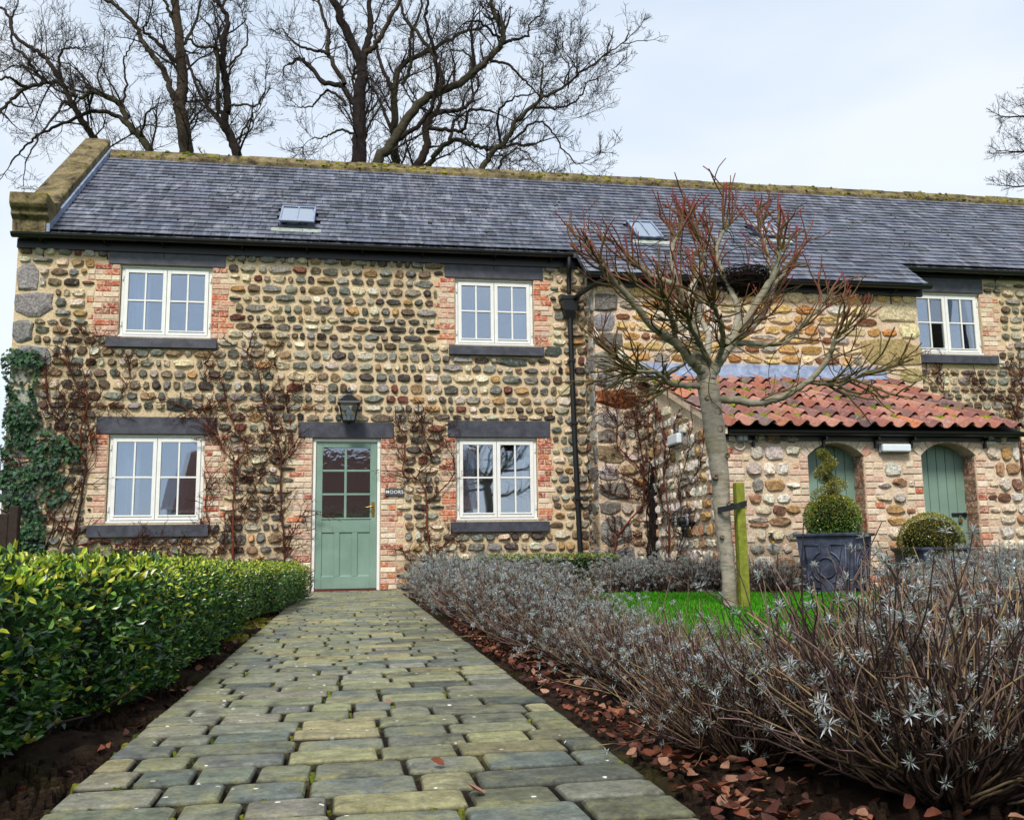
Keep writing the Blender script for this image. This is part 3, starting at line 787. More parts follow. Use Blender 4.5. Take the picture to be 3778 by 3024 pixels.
for zz in (.3, 1.05, 1.8): MB().box(L0-.006, L0+.004, yd-.006, yd+.002, zz, zz+.1).build('hinge', BRASS, door)

# ------------------------------------------------------------------ main roof: deck, slates, ridge, coping, rooflights
def rz(y): return EVZ+(y-EVY)*SLOPE
CY = -0.73                                          # slate edge of the lower eaves over the middle bay
RX0, RX1 = -3.53, 13.9
mb = MB()
def deck(mb, x0, x1, ya, yb, t=.05, off=-.012):
    V = [(x0, ya, rz(ya)+off), (x1, ya, rz(ya)+off), (x1, yb, rz(yb)+off), (x0, yb, rz(yb)+off)]
    mb.add(V+[(a, b, c-t) for a, b, c in V], [(0, 1, 2, 3), (7, 6, 5, 4), (0, 4, 5, 1), (1, 5, 6, 2), (2, 6, 7, 3), (3, 7, 4, 0)])
deck(mb, XL+.02, XR, EVY+.02, RY); deck(mb, MX0-.14, 9.02, CY+.02, EVY+.018)
mb.add([(XL, RY, RZ-.012), (XR, RY, RZ-.012), (XR, YB+.2, EZ), (XL, YB+.2, EZ)], [(0, 1, 2, 3)])
roof = mb.build('roof', SLATE, cottage)
roof.data.color_attributes['col'].data.foreach_set('color', np.tile(np.array([.02, .021, .026, 1.0], np.float32), len(roof.data.vertices)))
r = random.Random(31)
nrm = np.array([0, -SLOPE, 1.0]); nrm /= np.linalg.norm(nrm); up = np.array([0, 1.0, SLOPE]); up /= np.linalg.norm(up)
def slate_v(x, y, w, ln=.20, lift=.02, th=.011):
    """one slate: bottom edge at roof coordinate y (on the slope), overlapping the course below"""
    p = np.array([x, y, rz(y)]); j = lambda a: r.uniform(-a, a)
    b = p+nrm*(lift+j(.003)); t = p+up*ln+nrm*(.001)
    sk = j(.004)
    V = []
    for base, o in ((b, 0), (t, 0), (b, th), (t, th)):
        V += [base+np.array([0.002, 0, 0])+nrm*o+up*sk*(1 if base is b else 0), base+np.array([w-.004, 0, 0])+nrm*o-up*sk*(1 if base is b else 0)]
    return V, [(4, 5, 7, 6), (0, 1, 5, 4), (0, 4, 6, 2), (1, 3, 7, 5), (0, 2, 3, 1)]
S_COL = [lin((70, 74, 86)), lin((82, 86, 100)), lin((60, 63, 74)), lin((92, 95, 108)), lin((76, 82, 98))]
SKYL = [(-.54, -.04, .24, .88), (4.86, 5.28, .34, .94), (7.0, 7.42, .6, 1.15)]
slen = math.hypot(RY-CY, rz(RY)-rz(CY)); gauge = .1635; nrow = int(slen/gauge)
sl = []
for k in range(nrow+1):
    y = CY+k*gauge*up[1]
    main = y > EVY-.02
    xa, xb = (RX0, RX1) if main else (MX0-.14, 9.02)
    x = xa-(.125 if k % 2 else 0)-r.uniform(0, .02)
    while x < xb:
        w = .246*r.uniform(.97, 1.03); lo, hi = max(x, xa), min(x+w, xb); x += w
        if hi-lo < .03: continue
        if any(s[0]-.02 < (lo+hi)/2 < s[1]+.02 and s[2]-.03 < y+.06 < s[3] for s in SKYL): continue
        if y > RY-.06: continue
        sl.append((lo, y, hi-lo, jit(r.choice(S_COL), .16, r)))
sl.sort(key=lambda s: (s[0]-CAM_C[0])**2+(s[1]-CAM_C[1])**2+(rz(s[1])-CAM_C[2])**2)
mb = MB()
for i, (x, y, w, c) in enumerate(sl):
    V, F = slate_v(x, y, w, .20 if y < RY-.2 else .1)
    if i < 300: MB().add(V, F, c).build('slate', SLATE, roof)
    else: mb.add(V, F, c)
tag(mb.build('slate', SLATE, roof), kind='stuff')
# stone ridge with moss cushions
x = RX0-.02; k = 0
def cushion(mb, p, rx, ry, h, r, col):
    n = 7; V = [(p[0]+rx*math.cos(i*6.283/n)*r.uniform(.7, 1.2), p[1]+ry*math.sin(i*6.283/n)*r.uniform(.7, 1.2), p[2]-.012) for i in range(n)]
    V += [(p[0]+(v[0]-p[0])*.6, p[1]+(v[1]-p[1])*.6, p[2]+h*r.uniform(.6, 1.1)) for v in V[:n]]
    V.append((p[0], p[1], p[2]+h))
    F = [(i, (i+1) % n, n+(i+1) % n, n+i) for i in range(n)]+[(n+i, n+(i+1) % n, 2*n) for i in range(n)]
    mb.add(V, F, col)
M_COL = [lin((112, 118, 30)), lin((86, 100, 26)), lin((134, 128, 44)), lin((70, 84, 24))]
moss = MB()
while x < RX1:
    L = r.uniform(.42, .5); dz = r.uniform(-.01, .012); h = .06
    V = []
    for xx in (x+.003, x+L-.003):
        for yy, zz in ((RY-.16, rz(RY-.16)+.012), (RY-.165, rz(RY-.16)+.075), (RY-.03, RZ+.105), (RY+.03, RZ+.105), (RY+.165, rz(RY-.16)+.075), (RY+.16, rz(RY-.16)+.012)):
            V.append((xx, yy, zz+dz))
    F = [(i, i+1, i+7, i+6) for i in range(5)]+[(0, 5, 4, 3, 2, 1), (6, 7, 8, 9, 10, 11)]
    MB().add(V, [tuple(reversed(f)) for f in F], (.2, .18, .12)).build('ridge_tile', COPING, roof)
    dens = 9 if x < 4 else 6
    for q in range(dens):
        t = r.random(); yy = RY-.165+.135*t; zz = rz(RY-.16)+.075+(RZ+.105-rz(RY-.16)-.075)*t
        if r.random() < .55+.3*math.sin(x*1.7): cushion(moss, (x+r.random()*L, yy, zz+dz-.004), r.uniform(.02, .06), r.uniform(.02, .04), r.uniform(.012, .035), r, jit(r.choice(M_COL), .2, r))
    x += L
for q in range(130):
    yy = r.uniform(EVY+.2, RY-.3); cushion(moss, (r.uniform(RX0, RX1), yy, rz(yy)+.03), r.uniform(.012, .03), .015, r.uniform(.01, .022), r, jit(lin((44, 48, 26)), .2, r))
tag(moss.build('moss', MOSS, roof, smooth=True), kind='stuff')
# gable coping on the left verge
def cop(x0, x1, ya, yb, lo, hi, name='coping_stone'):
    V = []
    for yy in (ya, yb):
        for xx, o in ((x0, lo), (x0, hi-.03), (x0+.05, hi), (x1-.05, hi), (x1, hi-.03), (x1, lo)): V.append((xx, yy, rz(yy)+o))
    F = [(i, i+1, i+7, i+6) for i in range(5)]+[(0, 5, 4, 3, 2, 1), (6, 7, 8, 9, 10, 11)]
    return bev(MB().add(V, [tuple(reversed(f)) for f in F]).build(name, COPING, cottage), .008)
cys = [-.16, .42, .98, 1.92, 2.92]
for a, b in zip(cys[:-1], cys[1:]): cop(-3.98, -3.56, a+.006, b-.006, -.08, .27)
mb = MB(); V = [(-3.555, y, rz(y)+o) for y in (-.14, 2.84) for o in (.012, .13)]; V += [(-3.515, a[1], a[2]) for a in V]
mb.add(V, [(4, 5, 7, 6), (0, 2, 3, 1), (0, 1, 5, 4), (1, 3, 7, 5), (2, 6, 7, 3)]).build('verge_flashing', LEAD, cottage)
# kneeler: moulded stone bracket under the coping foot
pf = [(.30, 4.81), (-.06, 4.81), (-.13, 4.87), (-.14, 4.98), (-.22, 5.04), (-.22, 5.10), (-.27, 5.13), (-.30, 5.17), (-.30, 5.26), (-.30, 5.32), (.02, 5.30), (.30, 5.42)]
V = [(-3.99, a, b) for a, b in pf]+[(-3.52, a, b) for a, b in pf]; n = len(pf)
F = [tuple(range(n)), tuple(reversed(range(n, 2*n)))]+[((i+1) % n, i, n+i, n+(i+1) % n) for i in range(n)]
bev(MB().add(V, F).build('kneeler', COPING, cottage), .008)
# rooflights
for q, (a, b, ya, yb) in enumerate(SKYL):
    def rp(x, y, o): return np.array([x, y, rz(y)])+nrm*o
    f = MB(); t = .04; hi = .07; op = .05 if q == 0 else .0
    def bar(x0, x1, y0, y1, o0=.0, o1=hi, mb=f):
        V = [rp(x0, y0, o0), rp(x1, y0, o0), rp(x1, y1, o0), rp(x0, y1, o0), rp(x0, y0, o1), rp(x1, y0, o1), rp(x1, y1, o1), rp(x0, y1, o1)]
        mb.add(V, BOXF)
    bar(a, b, ya, ya+t); bar(a, b, yb-t, yb); bar(a, a+t, ya+t, yb-t); bar(b-t, b, ya+t, yb-t)
    sk = f.build('rooflight', LEAD_DK, roof)
    xm = (a+b)/2; g = MB(); fr = MB()
    o0 = .078; lo = o0+op      # sash, hinged at the top and a little ajar
    def sp(x, v, o): y = ya+(yb-ya)*v; return rp(x, y, o0+op*(1-v)+o)
    def sbar(x0, x1, v0, v1):
        V = [sp(x0, v0, 0), sp(x1, v0, 0), sp(x1, v1, 0), sp(x0, v1, 0), sp(x0, v0, .02), sp(x1, v0, .02), sp(x1, v1, .02), sp(x0, v1, .02)]; fr.add(V, BOXF)
    sbar(a, b, 0, .06); sbar(a, b, .94, 1); sbar(a, a+.025, .06, .94); sbar(b-.025, b, .06, .94); sbar(xm-.009, xm+.009, .06, .94)
    fr.build('sash', LEAD, sk)
    for pa, pb in ((a+.025, xm-.009), (xm+.009, b-.025)):
        V = [sp(pa, .06, .008), sp(pb, .06, .008), sp(pb, .94, .008), sp(pa, .94, .008)]
        MB().add(V, [(0, 1, 2, 3)]).build('pane', mat_glass('rooflight_glass', 0, .75) if q == 0 and pa < xm-.1 else bpy.data.materials['rooflight_glass'], sk)
    ap = MB(); V = [rp(a-.1, ya-.1, .03), rp(b+.1, ya-.1, .03), rp(b+.1, ya, .032), rp(a-.1, ya, .032)]; V += [v-nrm*.012 for v in V]
    ap.add(V, [(0, 1, 2, 3), (4, 5, 1, 0)]).build('apron_flashing', m_plain('mossy_lead', lin((150, 158, 150)), .7, .4, 14, .3) if q == 0 else bpy.data.materials['mossy_lead'], sk)
for xx, yy in ((-1.55, 2.36), (3.97, 2.13), (8.3, 2.0)):      # roof vents
    mb = MB(); V = [(xx, yy, rz(yy)+.032), (xx+.19, yy, rz(yy)+.032), (xx+.19, yy+.06, rz(yy+.06)+.034), (xx, yy+.06, rz(yy+.06)+.034)]
    mb.add(V+[(a, b, c-.02) for a, b, c in V], BOXF); mb.build('roof_vent', BLACK, roof)
# lead flashing patch stained orange near the middle eaves is left to the slate colours

# ------------------------------------------------------------------ gutters, brackets, hopper and downpipe
def gutter(x0, x1, y, z, par, rad=.058):
    a = np.linspace(math.pi, 2*math.pi, 8); prof = [(y+rad*math.cos(t), z+rad*math.sin(t)) for t in a]
    inn = [(y+(rad-.006)*math.cos(t), z+(rad-.006)*math.sin(t)) for t in reversed(a)]
    pr = prof+inn; n = len(pr); V = [(x0, p, q) for p, q in pr]+[(x1, p, q) for p, q in pr]
    F = [(i, (i+1) % n, n+(i+1) % n, n+i) for i in range(n)]
    for s in (0, n):
        for i in range(7): F.append((s+i, s+i+1, s+n-2-i, s+n-1-i))
    return MB().add(V, F).build('gutter', BLACK, par)
def bracket(x, y, z, yw, par):
    P, R = smooth_poly([(x, y+.05, z-.02), (x, y, z-.066), (x, (y+yw)/2, z-.085), (x, yw-.02, z-.1), (x, yw-.02, z-.2), (x+.012, yw-.004, z-.27)], [.009]*6, 14)
    tube_obj('gutter_bracket', [(P, R, (.02, .02, .02))], BLACK, par, 5)
gutter(XL-.03, 3.70, -.19, 4.79, cottage); gutter(MX0-.17, 9.05, -.75, rz(-.75)+.0, cottage); gutter(9.06, 13.9, -.19, 4.79, cottage)
MB().box(XL, MX0-.02, -.05, -.001, 4.63, 4.755).build('eaves_board', BLACK, cottage)
MB().box(9.06, 13.9, -.05, -.001, 4.703, 4.755).build('eaves_board', BLACK, cottage)
MB().box(MX0-.1, 9.0, MY-.06, MY-.001, MEZ-.09, MEZ+.02).build('eaves_board', BLACK, cottage)
for xx in (-3.62, -2.8, -2.05, -1.0, -.12, .65, 1.5, 2.55, 3.38): bracket(xx, -.19, 4.79, 0, cottage)
for xx in (4.5, 5.3, 6.1, 6.9, 7.7, 8.5): bracket(xx, -.75, rz(-.75), MY, cottage)
for xx in (10.7, 11.5): bracket(xx, -.19, 4.79, 0, cottage)
dp = empty('downpipe', (3.68, -.09, 0), 0, cottage)
def lp(pts, rads, n, name, par=dp, sides=8, mat=BLACK, loc=(3.68, -.09, 0)):
    P, R = smooth_poly(np.array(pts)-np.array(loc), rads, n); return tube_obj(name, [(P, R, (.02, .02, .02))], mat, par, sides)
lp([(3.64, -.19, 4.74), (3.64, -.19, 4.6), (3.645, -.12, 4.45), (3.65, -.10, 4.22)], [.036]*4, 12, 'pipe')
lp([(4.0, -.72, 4.28), (3.9, -.66, 4.22), (3.76, -.3, 4.16), (3.7, -.14, 4.12)], [.036]*4, 12, 'pipe')
lp([(3.655, -.10, 3.86), (3.68, -.09, 2.3), (3.74, -.09, .02)], [.04, .04, .04], 8, 'pipe')
hp = MB()
for zz0, zz1, w0, w1 in ((3.84, 3.96, .05, .1), (3.96, 4.12, .1, .12), (4.12, 4.17, .14, .14)):
    V = [(-.03+sx*w, -.01+sy*w*.7, z) for z, w in ((zz0, w0), (zz1, w1)) for sx, sy in ((-1, -1), (1, -1), (1, 1), (-1, 1))]; hp.add(V, BOXF)
hp.build('hopper', BLACK, dp)
for zz, xx in ((3.2, 3.666), (2.28, 3.681), (1.2, 3.71), (.3, 3.735)):
    c = MB(); c.box(xx-3.68-.055, xx-3.68+.055, -.05, .085, zz, zz+.05); bev(c.build('pipe_collar', BLACK, dp), .01)

# ------------------------------------------------------------------ lean-to outhouse with pantile roof
OX0, OX1, OY, OEZ = 4.66, 8.36, -3.20, 1.80
OEY = -3.33; OTZ = 2.93; OS = (OTZ-1.84)/(MY-OEY)
def oz(y): return 1.84+(y-OEY)*OS
ARCH = [(5.66, 6.35, 1.53, 1.68), (7.08, 7.77, 1.545, 1.69)]
outhouse = empty('outhouse', (6.5, -1.9, 0))
tag(outhouse, 'low lean-to stone outhouse with red pantile roof and two arched green doors', 'outhouse')
OL = Vector((6.5, -1.9, 0))
class OMB(MB):
    def build(s, name, mats, parent=None, smooth=False):
        s.V = [v-np.array(OL) for v in s.V]; return MB.build(s, name, mats, parent, smooth)
def arch_pts(a, b, zs, zt, n=10):
    """segmental arch from spring to spring"""
    h = zt-zs; w = (b-a)/2; R = (w*w+h*h)/(2*h); xc = (a+b)/2; zc = zt-R; t0 = math.asin(w/R)
    return [(xc+R*math.sin(t), zc+R*math.cos(t)) for t in np.linspace(-t0, t0, n)], (xc, zc, R, t0)
mb = OMB(); yb = OY+.42
segs = [(OX0, ARCH[0][0]), (ARCH[0][1], ARCH[1][0]), (ARCH[1][1], OX1)]
for a, b in segs: mb.box(a, b, OY, yb, -.1, OEZ)
for a, b, zs, zt in ARCH:
    pts, _ = arch_pts(a, b, zs, zt)
    for (xa, za), (xb, zb) in zip(pts[:-1], pts[1:]):
        mb.add([(xa, OY, za), (xb, OY, zb), (xb, OY, OEZ), (xa, OY, OEZ), (xa, yb, za), (xb, yb, zb), (xb, yb, OEZ), (xa, yb, OEZ)], [(0, 1, 2, 3), (5, 4, 7, 6), (4, 5, 1, 0)])
for xa, xb in ((OX0, OX0+.4), (OX1-.4, OX1)):
    za = oz(OY)-.09; zb_ = oz(MY)-.09
    V = [(xa, yb, -.1), (xb, yb, -.1), (xb, MY-.003, -.1), (xa, MY-.003, -.1), (xa, yb, oz(yb)-.09), (xb, yb, oz(yb)-.09), (xb, MY-.003, zb_), (xa, MY-.003, zb_)]
    mb.add(V, BOXF)
    mb.add([(xa, OY, OEZ), (xb, OY, OEZ), (xb, yb, OEZ), (xa, yb, OEZ), (xa, OY, za), (xb, OY, za), (xb, yb, oz(yb)-.09), (xa, yb, oz(yb)-.09)], BOXF)
wall_o = mb.build('wall', MORTAR2, outhouse)
DARK = m_plain('dark_void', lin((24, 22, 20)), .9)
# brickwork round the arches
r = random.Random(41)
OEX = [(a, b, -.1, zt) for a, b, zs, zt in ARCH]
for a, b, zs, zt in ARCH:
    OEX += jamb(a, -1, 0.02, zs, [.12, .24, .2, .11], OY, 'out', .06, r)
    OEX += jamb(b, 1, 0.02, zs, [.22, .12, .24, .14], OY, 'out', .06, r)
OEX += jamb(OX0, 1, .02, 1.62, [.22, .24, .2, .3], OY, 'out', .06, r)
OEX += [(6.45, 7.0, 1.52, 1.72)]
for a, b, zs, zt in ARCH: OEX.append((a-.08, b+.08, zs, zt+.1))
BR2 = [q for q in BRICKS if q[6] == 'out']
rr = random.Random(6)
for q in BR2:
    V, F = brick_mesh(*q[:5], rr.uniform(.008, .016), rr); OMB().add(V, F, q[5]).build('brick', BRICK, wall_o)
for a, b, zs, zt in ARCH:
    _, (xc, zc, R, t0) = arch_pts(a, b, zs, zt)
    n = 11
    for i in range(n):
        ta, tb = -t0-.06+(2*t0+.12)*i/n+.008, -t0-.06+(2*t0+.12)*(i+1)/n-.008; h = rr.uniform(.09, .115)
        V = [(xc+(R+k)*math.sin(t), yy, zc+(R+k)*math.cos(t)) for yy in (OY+.02, OY-rr.uniform(.006, .014)) for t, k in ((ta, .002), (tb, .002), (tb, h), (ta, h))]
        c = jit(rr.choice(B_PINK+B_CREAM+B_CREAM+B_RED[3:]), .16, rr)
        OMB().add(V, [(4, 5, 6, 7), (0, 1, 5, 4), (1, 2, 6, 5), (2, 3, 7, 6), (3, 0, 4, 7)], c).build('brick', BRICK, wall_o)
    # reveal bricks on the right jamb, seen through the opening
    nz = int(zs/.0765)
    for k in range(nz):
        z0_ = .02+k*.0765; ya = OY+.016
        for w in ((.215,) if k % 2 else (.1, .11)):
            V = [(b-xo, yy, zz) for xo in (-.02, rr.uniform(.004, .01)) for yy, zz in ((ya, z0_+.005), (ya+w-.01, z0_+.005), (ya+w-.01, z0_+.07), (ya, z0_+.07))]
            c = jit(rr.choice([lin((134, 96, 76)), lin((118, 80, 64)), lin((150, 112, 88)), lin((146, 76, 54))]), .15, rr)
            OMB().add(V, [(7, 6, 5, 4), (0, 1, 5, 4), (1, 2, 6, 5), (2, 3, 7, 6), (3, 0, 4, 7)], c).build('brick', BRICK, wall_o); ya += w
# rubble in the front and the left side wall
r = random.Random(43)
for q in courses(OX0+.02, OX1, 0.0, 1.79, OEX, (.12, .2), (.13, .26), .014, r, .05):
    V, F = stone_mesh(*q, OY, r, 3.2, .035); OMB().add(V, F, pick(S_OUT, r)).build('stone', STONE, wall_o)
sidef = lambda a, yy, c: (OX0+yy, OY+a, c)
for q in courses(.03, MY-OY-.02, 0.0, 2.62, [], (.12, .2), (.13, .26), .016, r, .05):
    if q[3] > oz(OY+(q[0]+q[1])/2)-.2: continue
    V, F = stone_mesh(*q, 0, r, 3.0, .035, sidef); OMB().add(V, [tuple(reversed(f)) for f in F], pick(S_OUT, r)).build('stone', STONE, wall_o)
# plank doors
for q, (a, b, zs, zt) in enumerate(ARCH):
    dy = OY+.235; n = 6; w = (b-a+.02)/n
    dr = OMB(); dr.box(a-.01, b+.01, dy+.03, dy+.05, 0.0, zt+.02); dr = dr.build('door', GREEN, outhouse)
    for i in range(n):
        xa, xb = a-.01+i*w+.003, a-.01+(i+1)*w-.003; c = .004
        V = [(xa, dy+.03, .03), (xb, dy+.03, .03), (xb, dy+.03, zt+.02), (xa, dy+.03, zt+.02), (xa, dy+c, .03), (xb, dy+c, .03), (xb, dy+c, zt+.02), (xa, dy+c, zt+.02), (xa+c, dy, .03), (xb-c, dy, .03), (xb-c, dy, zt+.02), (xa+c, dy, zt+.02)]
        F = [(0, 1, 5, 4), (1, 2, 6, 5), (2, 3, 7, 6), (3, 0, 4, 7), (4, 5, 9, 8), (5, 6, 10, 9), (6, 7, 11, 10), (7, 4, 8, 11), (8, 9, 10, 11)]
        OMB().add(V, F).build('plank', GREEN, dr)
    if q == 1:
        m = OMB(); m.box(b-.2, b-.005, dy-.012, dy-.0005, .835, .875); m.box(b-.05, b-.02, dy-.03, dy-.012, .83, .88); m.build('door_bolt', BLACK, dr)
pl = empty('padlock', (ARCH[1][1]-.1, OY+.215, .76)); tag(pl, 'small brass padlock hanging on the bolt of the outhouse door', 'padlock')
bev(MB().box(-.022, .022, -.014, .006, 0, .045).build('lock_body', BRASS, pl), .004)
P_, R_ = smooth_poly([(-.014, -.004, .045), (-.014, -.004, .07), (0, -.004, .082), (.014, -.004, .07), (.014, -.004, .045)], [.004]*5, 12)
tube_obj('shackle', [(P_, R_, (.4, .4, .4))], GREYP, pl, 5)
# pantile roof
mb = OMB(); V = [(OX0-.03, OEY+.05, oz(OEY+.05)-.05), (OX1+.03, OEY+.05, oz(OEY+.05)-.05), (OX1+.03, MY-.002, oz(MY)-.05), (OX0-.03, MY-.002, oz(MY)-.05)]
mb.add(V+[(a, b, c-.03) for a, b, c in V], [(0, 1, 2, 3), (7, 6, 5, 4), (0, 4, 5, 1), (1, 5, 6, 2), (2, 6, 7, 3), (3, 7, 4, 0)]); roof_o = mb.build('roof', DARK, outhouse)
tw, tg, tl = .2055, .4977, .58
prof = [(0, .012), (.1, -.006), (.26, -.02), (.44, -.02), (.58, -.002), (.7, .028), (.82, .046), (.93, .040), (1.03, .014), (1.08, -.006)]
ou = np.array([0, 1.0, OS]); ou /= np.linalg.norm(ou); on = np.array([0, -OS, 1.0]); on /= np.linalg.norm(on)
tV = []
for ln, lift in ((0, .05), (tl, .004)):
    for o in (0, -.013): tV += [np.array([u*tw, 0, 0])+ou*ln+on*(h+lift+o) for u, h in prof]
n = len(prof); tF = []
for i in range(n-1):
    tF += [(i, i+1, 2*n+i+1, 2*n+i), (n+i, n+i+1, i+1, i), (3*n+i, 3*n+i+1, n+i+1, n+i)]
tF += [(0, 2*n, 3*n, n), (n-1, 2*n-1, 4*n-1, 3*n-1)]
tile_me = mesh_data('pantile', np.array(tV), [np.array(tF)], TILE, None, True)
cols_, rows_ = 18, 6; r = random.Random(51); mossb = OMB()
for j in range(rows_):
    for i in range(cols_):
        o = bpy.data.objects.new('pantile', tile_me); link(o, roof_o)
        y = OEY+j*tg*ou[1]
        o.location = Vector((OX0-.05+i*tw+r.uniform(-.006, .006), y+r.uniform(-.012, .012), oz(y)+r.uniform(-.004, .006)-.012))-OL
        o.rotation_euler = (r.uniform(-.012, .012), r.uniform(-.02, .02), r.uniform(-.015, .015))
        if j > 0 and r.random() < .5:
            k = r.randint(3, 14); bx = OX0-.05+i*tw+r.uniform(.0, .12)
            for _ in range(k):
                yy = y+r.uniform(-.03, .02)
                cushion(mossb, (bx+r.uniform(-.05, .06), yy, oz(yy)+r.uniform(.0, .03)), r.uniform(.014, .036), r.uniform(.012, .03), r.uniform(.012, .03), r, jit(r.choice([lin((104, 128, 26)), lin((84, 110, 20)), lin((124, 132, 34))]), .2, r))
tag(mossb.build('moss', MOSS, roof_o, smooth=True), kind='stuff')
# lead flashing dressed over the top course
m = 40; V = []
for i in range(m):
    x = OX0-.12+(OX1+.1-OX0)*i/(m-1)
    for yy, zz in ((MY-.012, OTZ+.19), (MY-.016, OTZ+.06), (MY-.06, oz(MY-.06)+.05), (MY-.24, oz(MY-.24)+.044+.014*math.sin(i*2.4))): V.append((x, yy, zz+.006*math.sin(i*.9)))
F = [(i*4+k, i*4+k+4, i*4+k+5, i*4+k+1) for i in range(m-1) for k in range(3)]
o = OMB().add(V, F).build('lead_flashing', LEAD, roof_o, smooth=True); s = o.modifiers.new('thickness', 'SOLIDIFY'); s.thickness = .006
m = OMB(); V = [(OX0-.045, y_, oz(y_)+d) for y_ in (OEY+.02, MY-.01) for d in (-.085, -.005)]; V += [(a+.05, b, c) for a, b, c in V]
m.add(V, [(0, 1, 3, 2), (4, 6, 7, 5), (0, 4, 5, 1), (1, 5, 7, 3), (0, 2, 6, 4)]).build('verge_mortar', MORTAR2, outhouse)
class _G: pass
_sv = MB.build
def gut_o(x0, x1, y, z, rad=.052):
    o = gutter(x0-OL.x, x1-OL.x, y-OL.y, z, outhouse, rad); return o
gut_o(OX0+.02, OX1+.1, OY-.12, 1.80)
OMB().box(OX0, OX1, OY-.035, OY-.001, 1.70, 1.80).build('eaves_board', BLACK, outhouse)
for xx in (5.0, 5.85, 6.5, 6.95, 7.9):
    b_ = OMB(); b_.box(xx-.012, xx+.012, OY-.12, OY-.036, 1.705, 1.742); b_.box(xx-.012, xx+.012, OY-.036-.01, OY-.002, 1.62, 1.7); b_.build('gutter_bracket', BLACK, outhouse)

# ------------------------------------------------------------------ fittings on the walls
def bulkhead(loc, rz_, label, w=.38, h=.11, d=.09):
    t = empty('bulkhead_light', loc, rz_); tag(t, label, 'wall light', 'bulkhead wall lights')
    bev(MB().box(-w/2, w/2, -.03, 0, -h/2, h/2).build('base', GREYP, t), .006)
    bev(MB().box(-w/2+.012, w/2-.012, -d, -.0305, -h/2+.01, h/2-.01).build('diffuser', FROST, t), .018, 3)
    for s in (-1, 1): MB().box(s*(w/2-.02)-.006, s*(w/2-.02)+.006, -.05, -.031, h/2-.005, h/2+.006).build('clip', GREYP, t)
    return t
bulkhead((6.725, OY-.012, 1.615), 0, 'long frosted bulkhead light between the two arched outhouse doors')
bulkhead((OX0-.012, -1.78, 1.875), -math.pi/2, 'frosted bulkhead light on the outhouse side wall left of the tree', .4, .15, .1)
sw = empty('outdoor_switch', (4.86, OY-.01, 1.735)); tag(sw, 'grey weatherproof double switch under the outhouse gutter corner', 'switch')
bev(MB().box(-.065, .065, -.06, 0, -.055, .055).build('box', GREYP, sw), .008)
for s in (-.028, .028): bev(MB().box(s-.022, s+.022, -.068, -.0605, -.04, .04).build('rocker', m_plain('pale_grey_plastic', lin((168, 176, 186)), .4) if s < 0 else bpy.data.materials['pale_grey_plastic'], sw), .004)
P_, R_ = smooth_poly([(-.05, -.02, -.055), (-.09, -.02, -.1), (-.02, -.02, -.14), (.03, -.02, -.11), (.03, -.02, -.055)], [.006]*5, 16)
tube_obj('cable', [(P_, R_, (.7, .7, .7))], WHITE, sw, 5)
tp = empty('garden_tap', (5.14, OY, .62)); tag(tp, 'small black outdoor tap with yellow hose connector on outhouse wall', 'tap')
P_, R_ = smooth_poly([(0, .02, 0), (0, -.05, 0), (0, -.09, -.01), (0, -.10, -.05)], [.014, .014, .015, .013], 10); tube_obj('spout', [(P_, R_, (.02,)*3)], BLACK, tp, 7)
MB().box(-.03, .03, -.062, -.048, .03, .042).box(-.008, .008, -.062, -.048, 0.0, .03).build('tap_handle', BLACK, tp)
P_, R_ = smooth_poly([(0, -.10, -.05), (0, -.10, -.085)], [.016, .013], 4); tube_obj('hose_connector', [(P_, R_, (.8, .5, .1))], m_plain('yellow_plastic', lin((214, 150, 40)), .5), tp, 8, True)
# flue terminal in its wire guard, on the side wall
fg = empty('flue_guard', (OX0, -2.05, .83)); tag(fg, 'round black flue in a domed wire cage on outhouse side wall', 'flue')
polys = []
for k in range(5):
    a = k/4; rad = .2*math.cos(a*1.0); xx = -.02-.2*a
    P = np.array([(xx, rad*math.cos(t), rad*math.sin(t)) for t in np.linspace(0, 6.283, 21)]); polys.append((P, np.full(21, .004), (.02,)*3))
for k in range(20):
    t = k*6.283/20; P = np.array([(-.02-.2*a, .2*math.cos(a)*math.cos(t), .2*math.cos(a)*math.sin(t)) for a in np.linspace(0, 1, 6)]+[(-.23, 0.02*math.cos(t), .02*math.sin(t))]); polys.append((P, np.full(7, .003), (.02,)*3))
tube_obj('cage', polys, BLACK, fg, 4)
P_, R_ = smooth_poly([(0.0, 0, 0), (-.03, 0, 0), (-.03, 0, 0), (-.16, 0, 0)], [.13, .13, .06, .06], 12); tube_obj('flue_pipe', [(P_, R_, (.02,)*3)], BLACK, fg, 14, True)
P_, R_ = smooth_poly([(-.06, 0, 0), (-.085, 0, 0)], [.075, .075], 3); tube_obj('flue_ring', [(P_, R_, (.7,)*3)], GREYP, fg, 14, True)

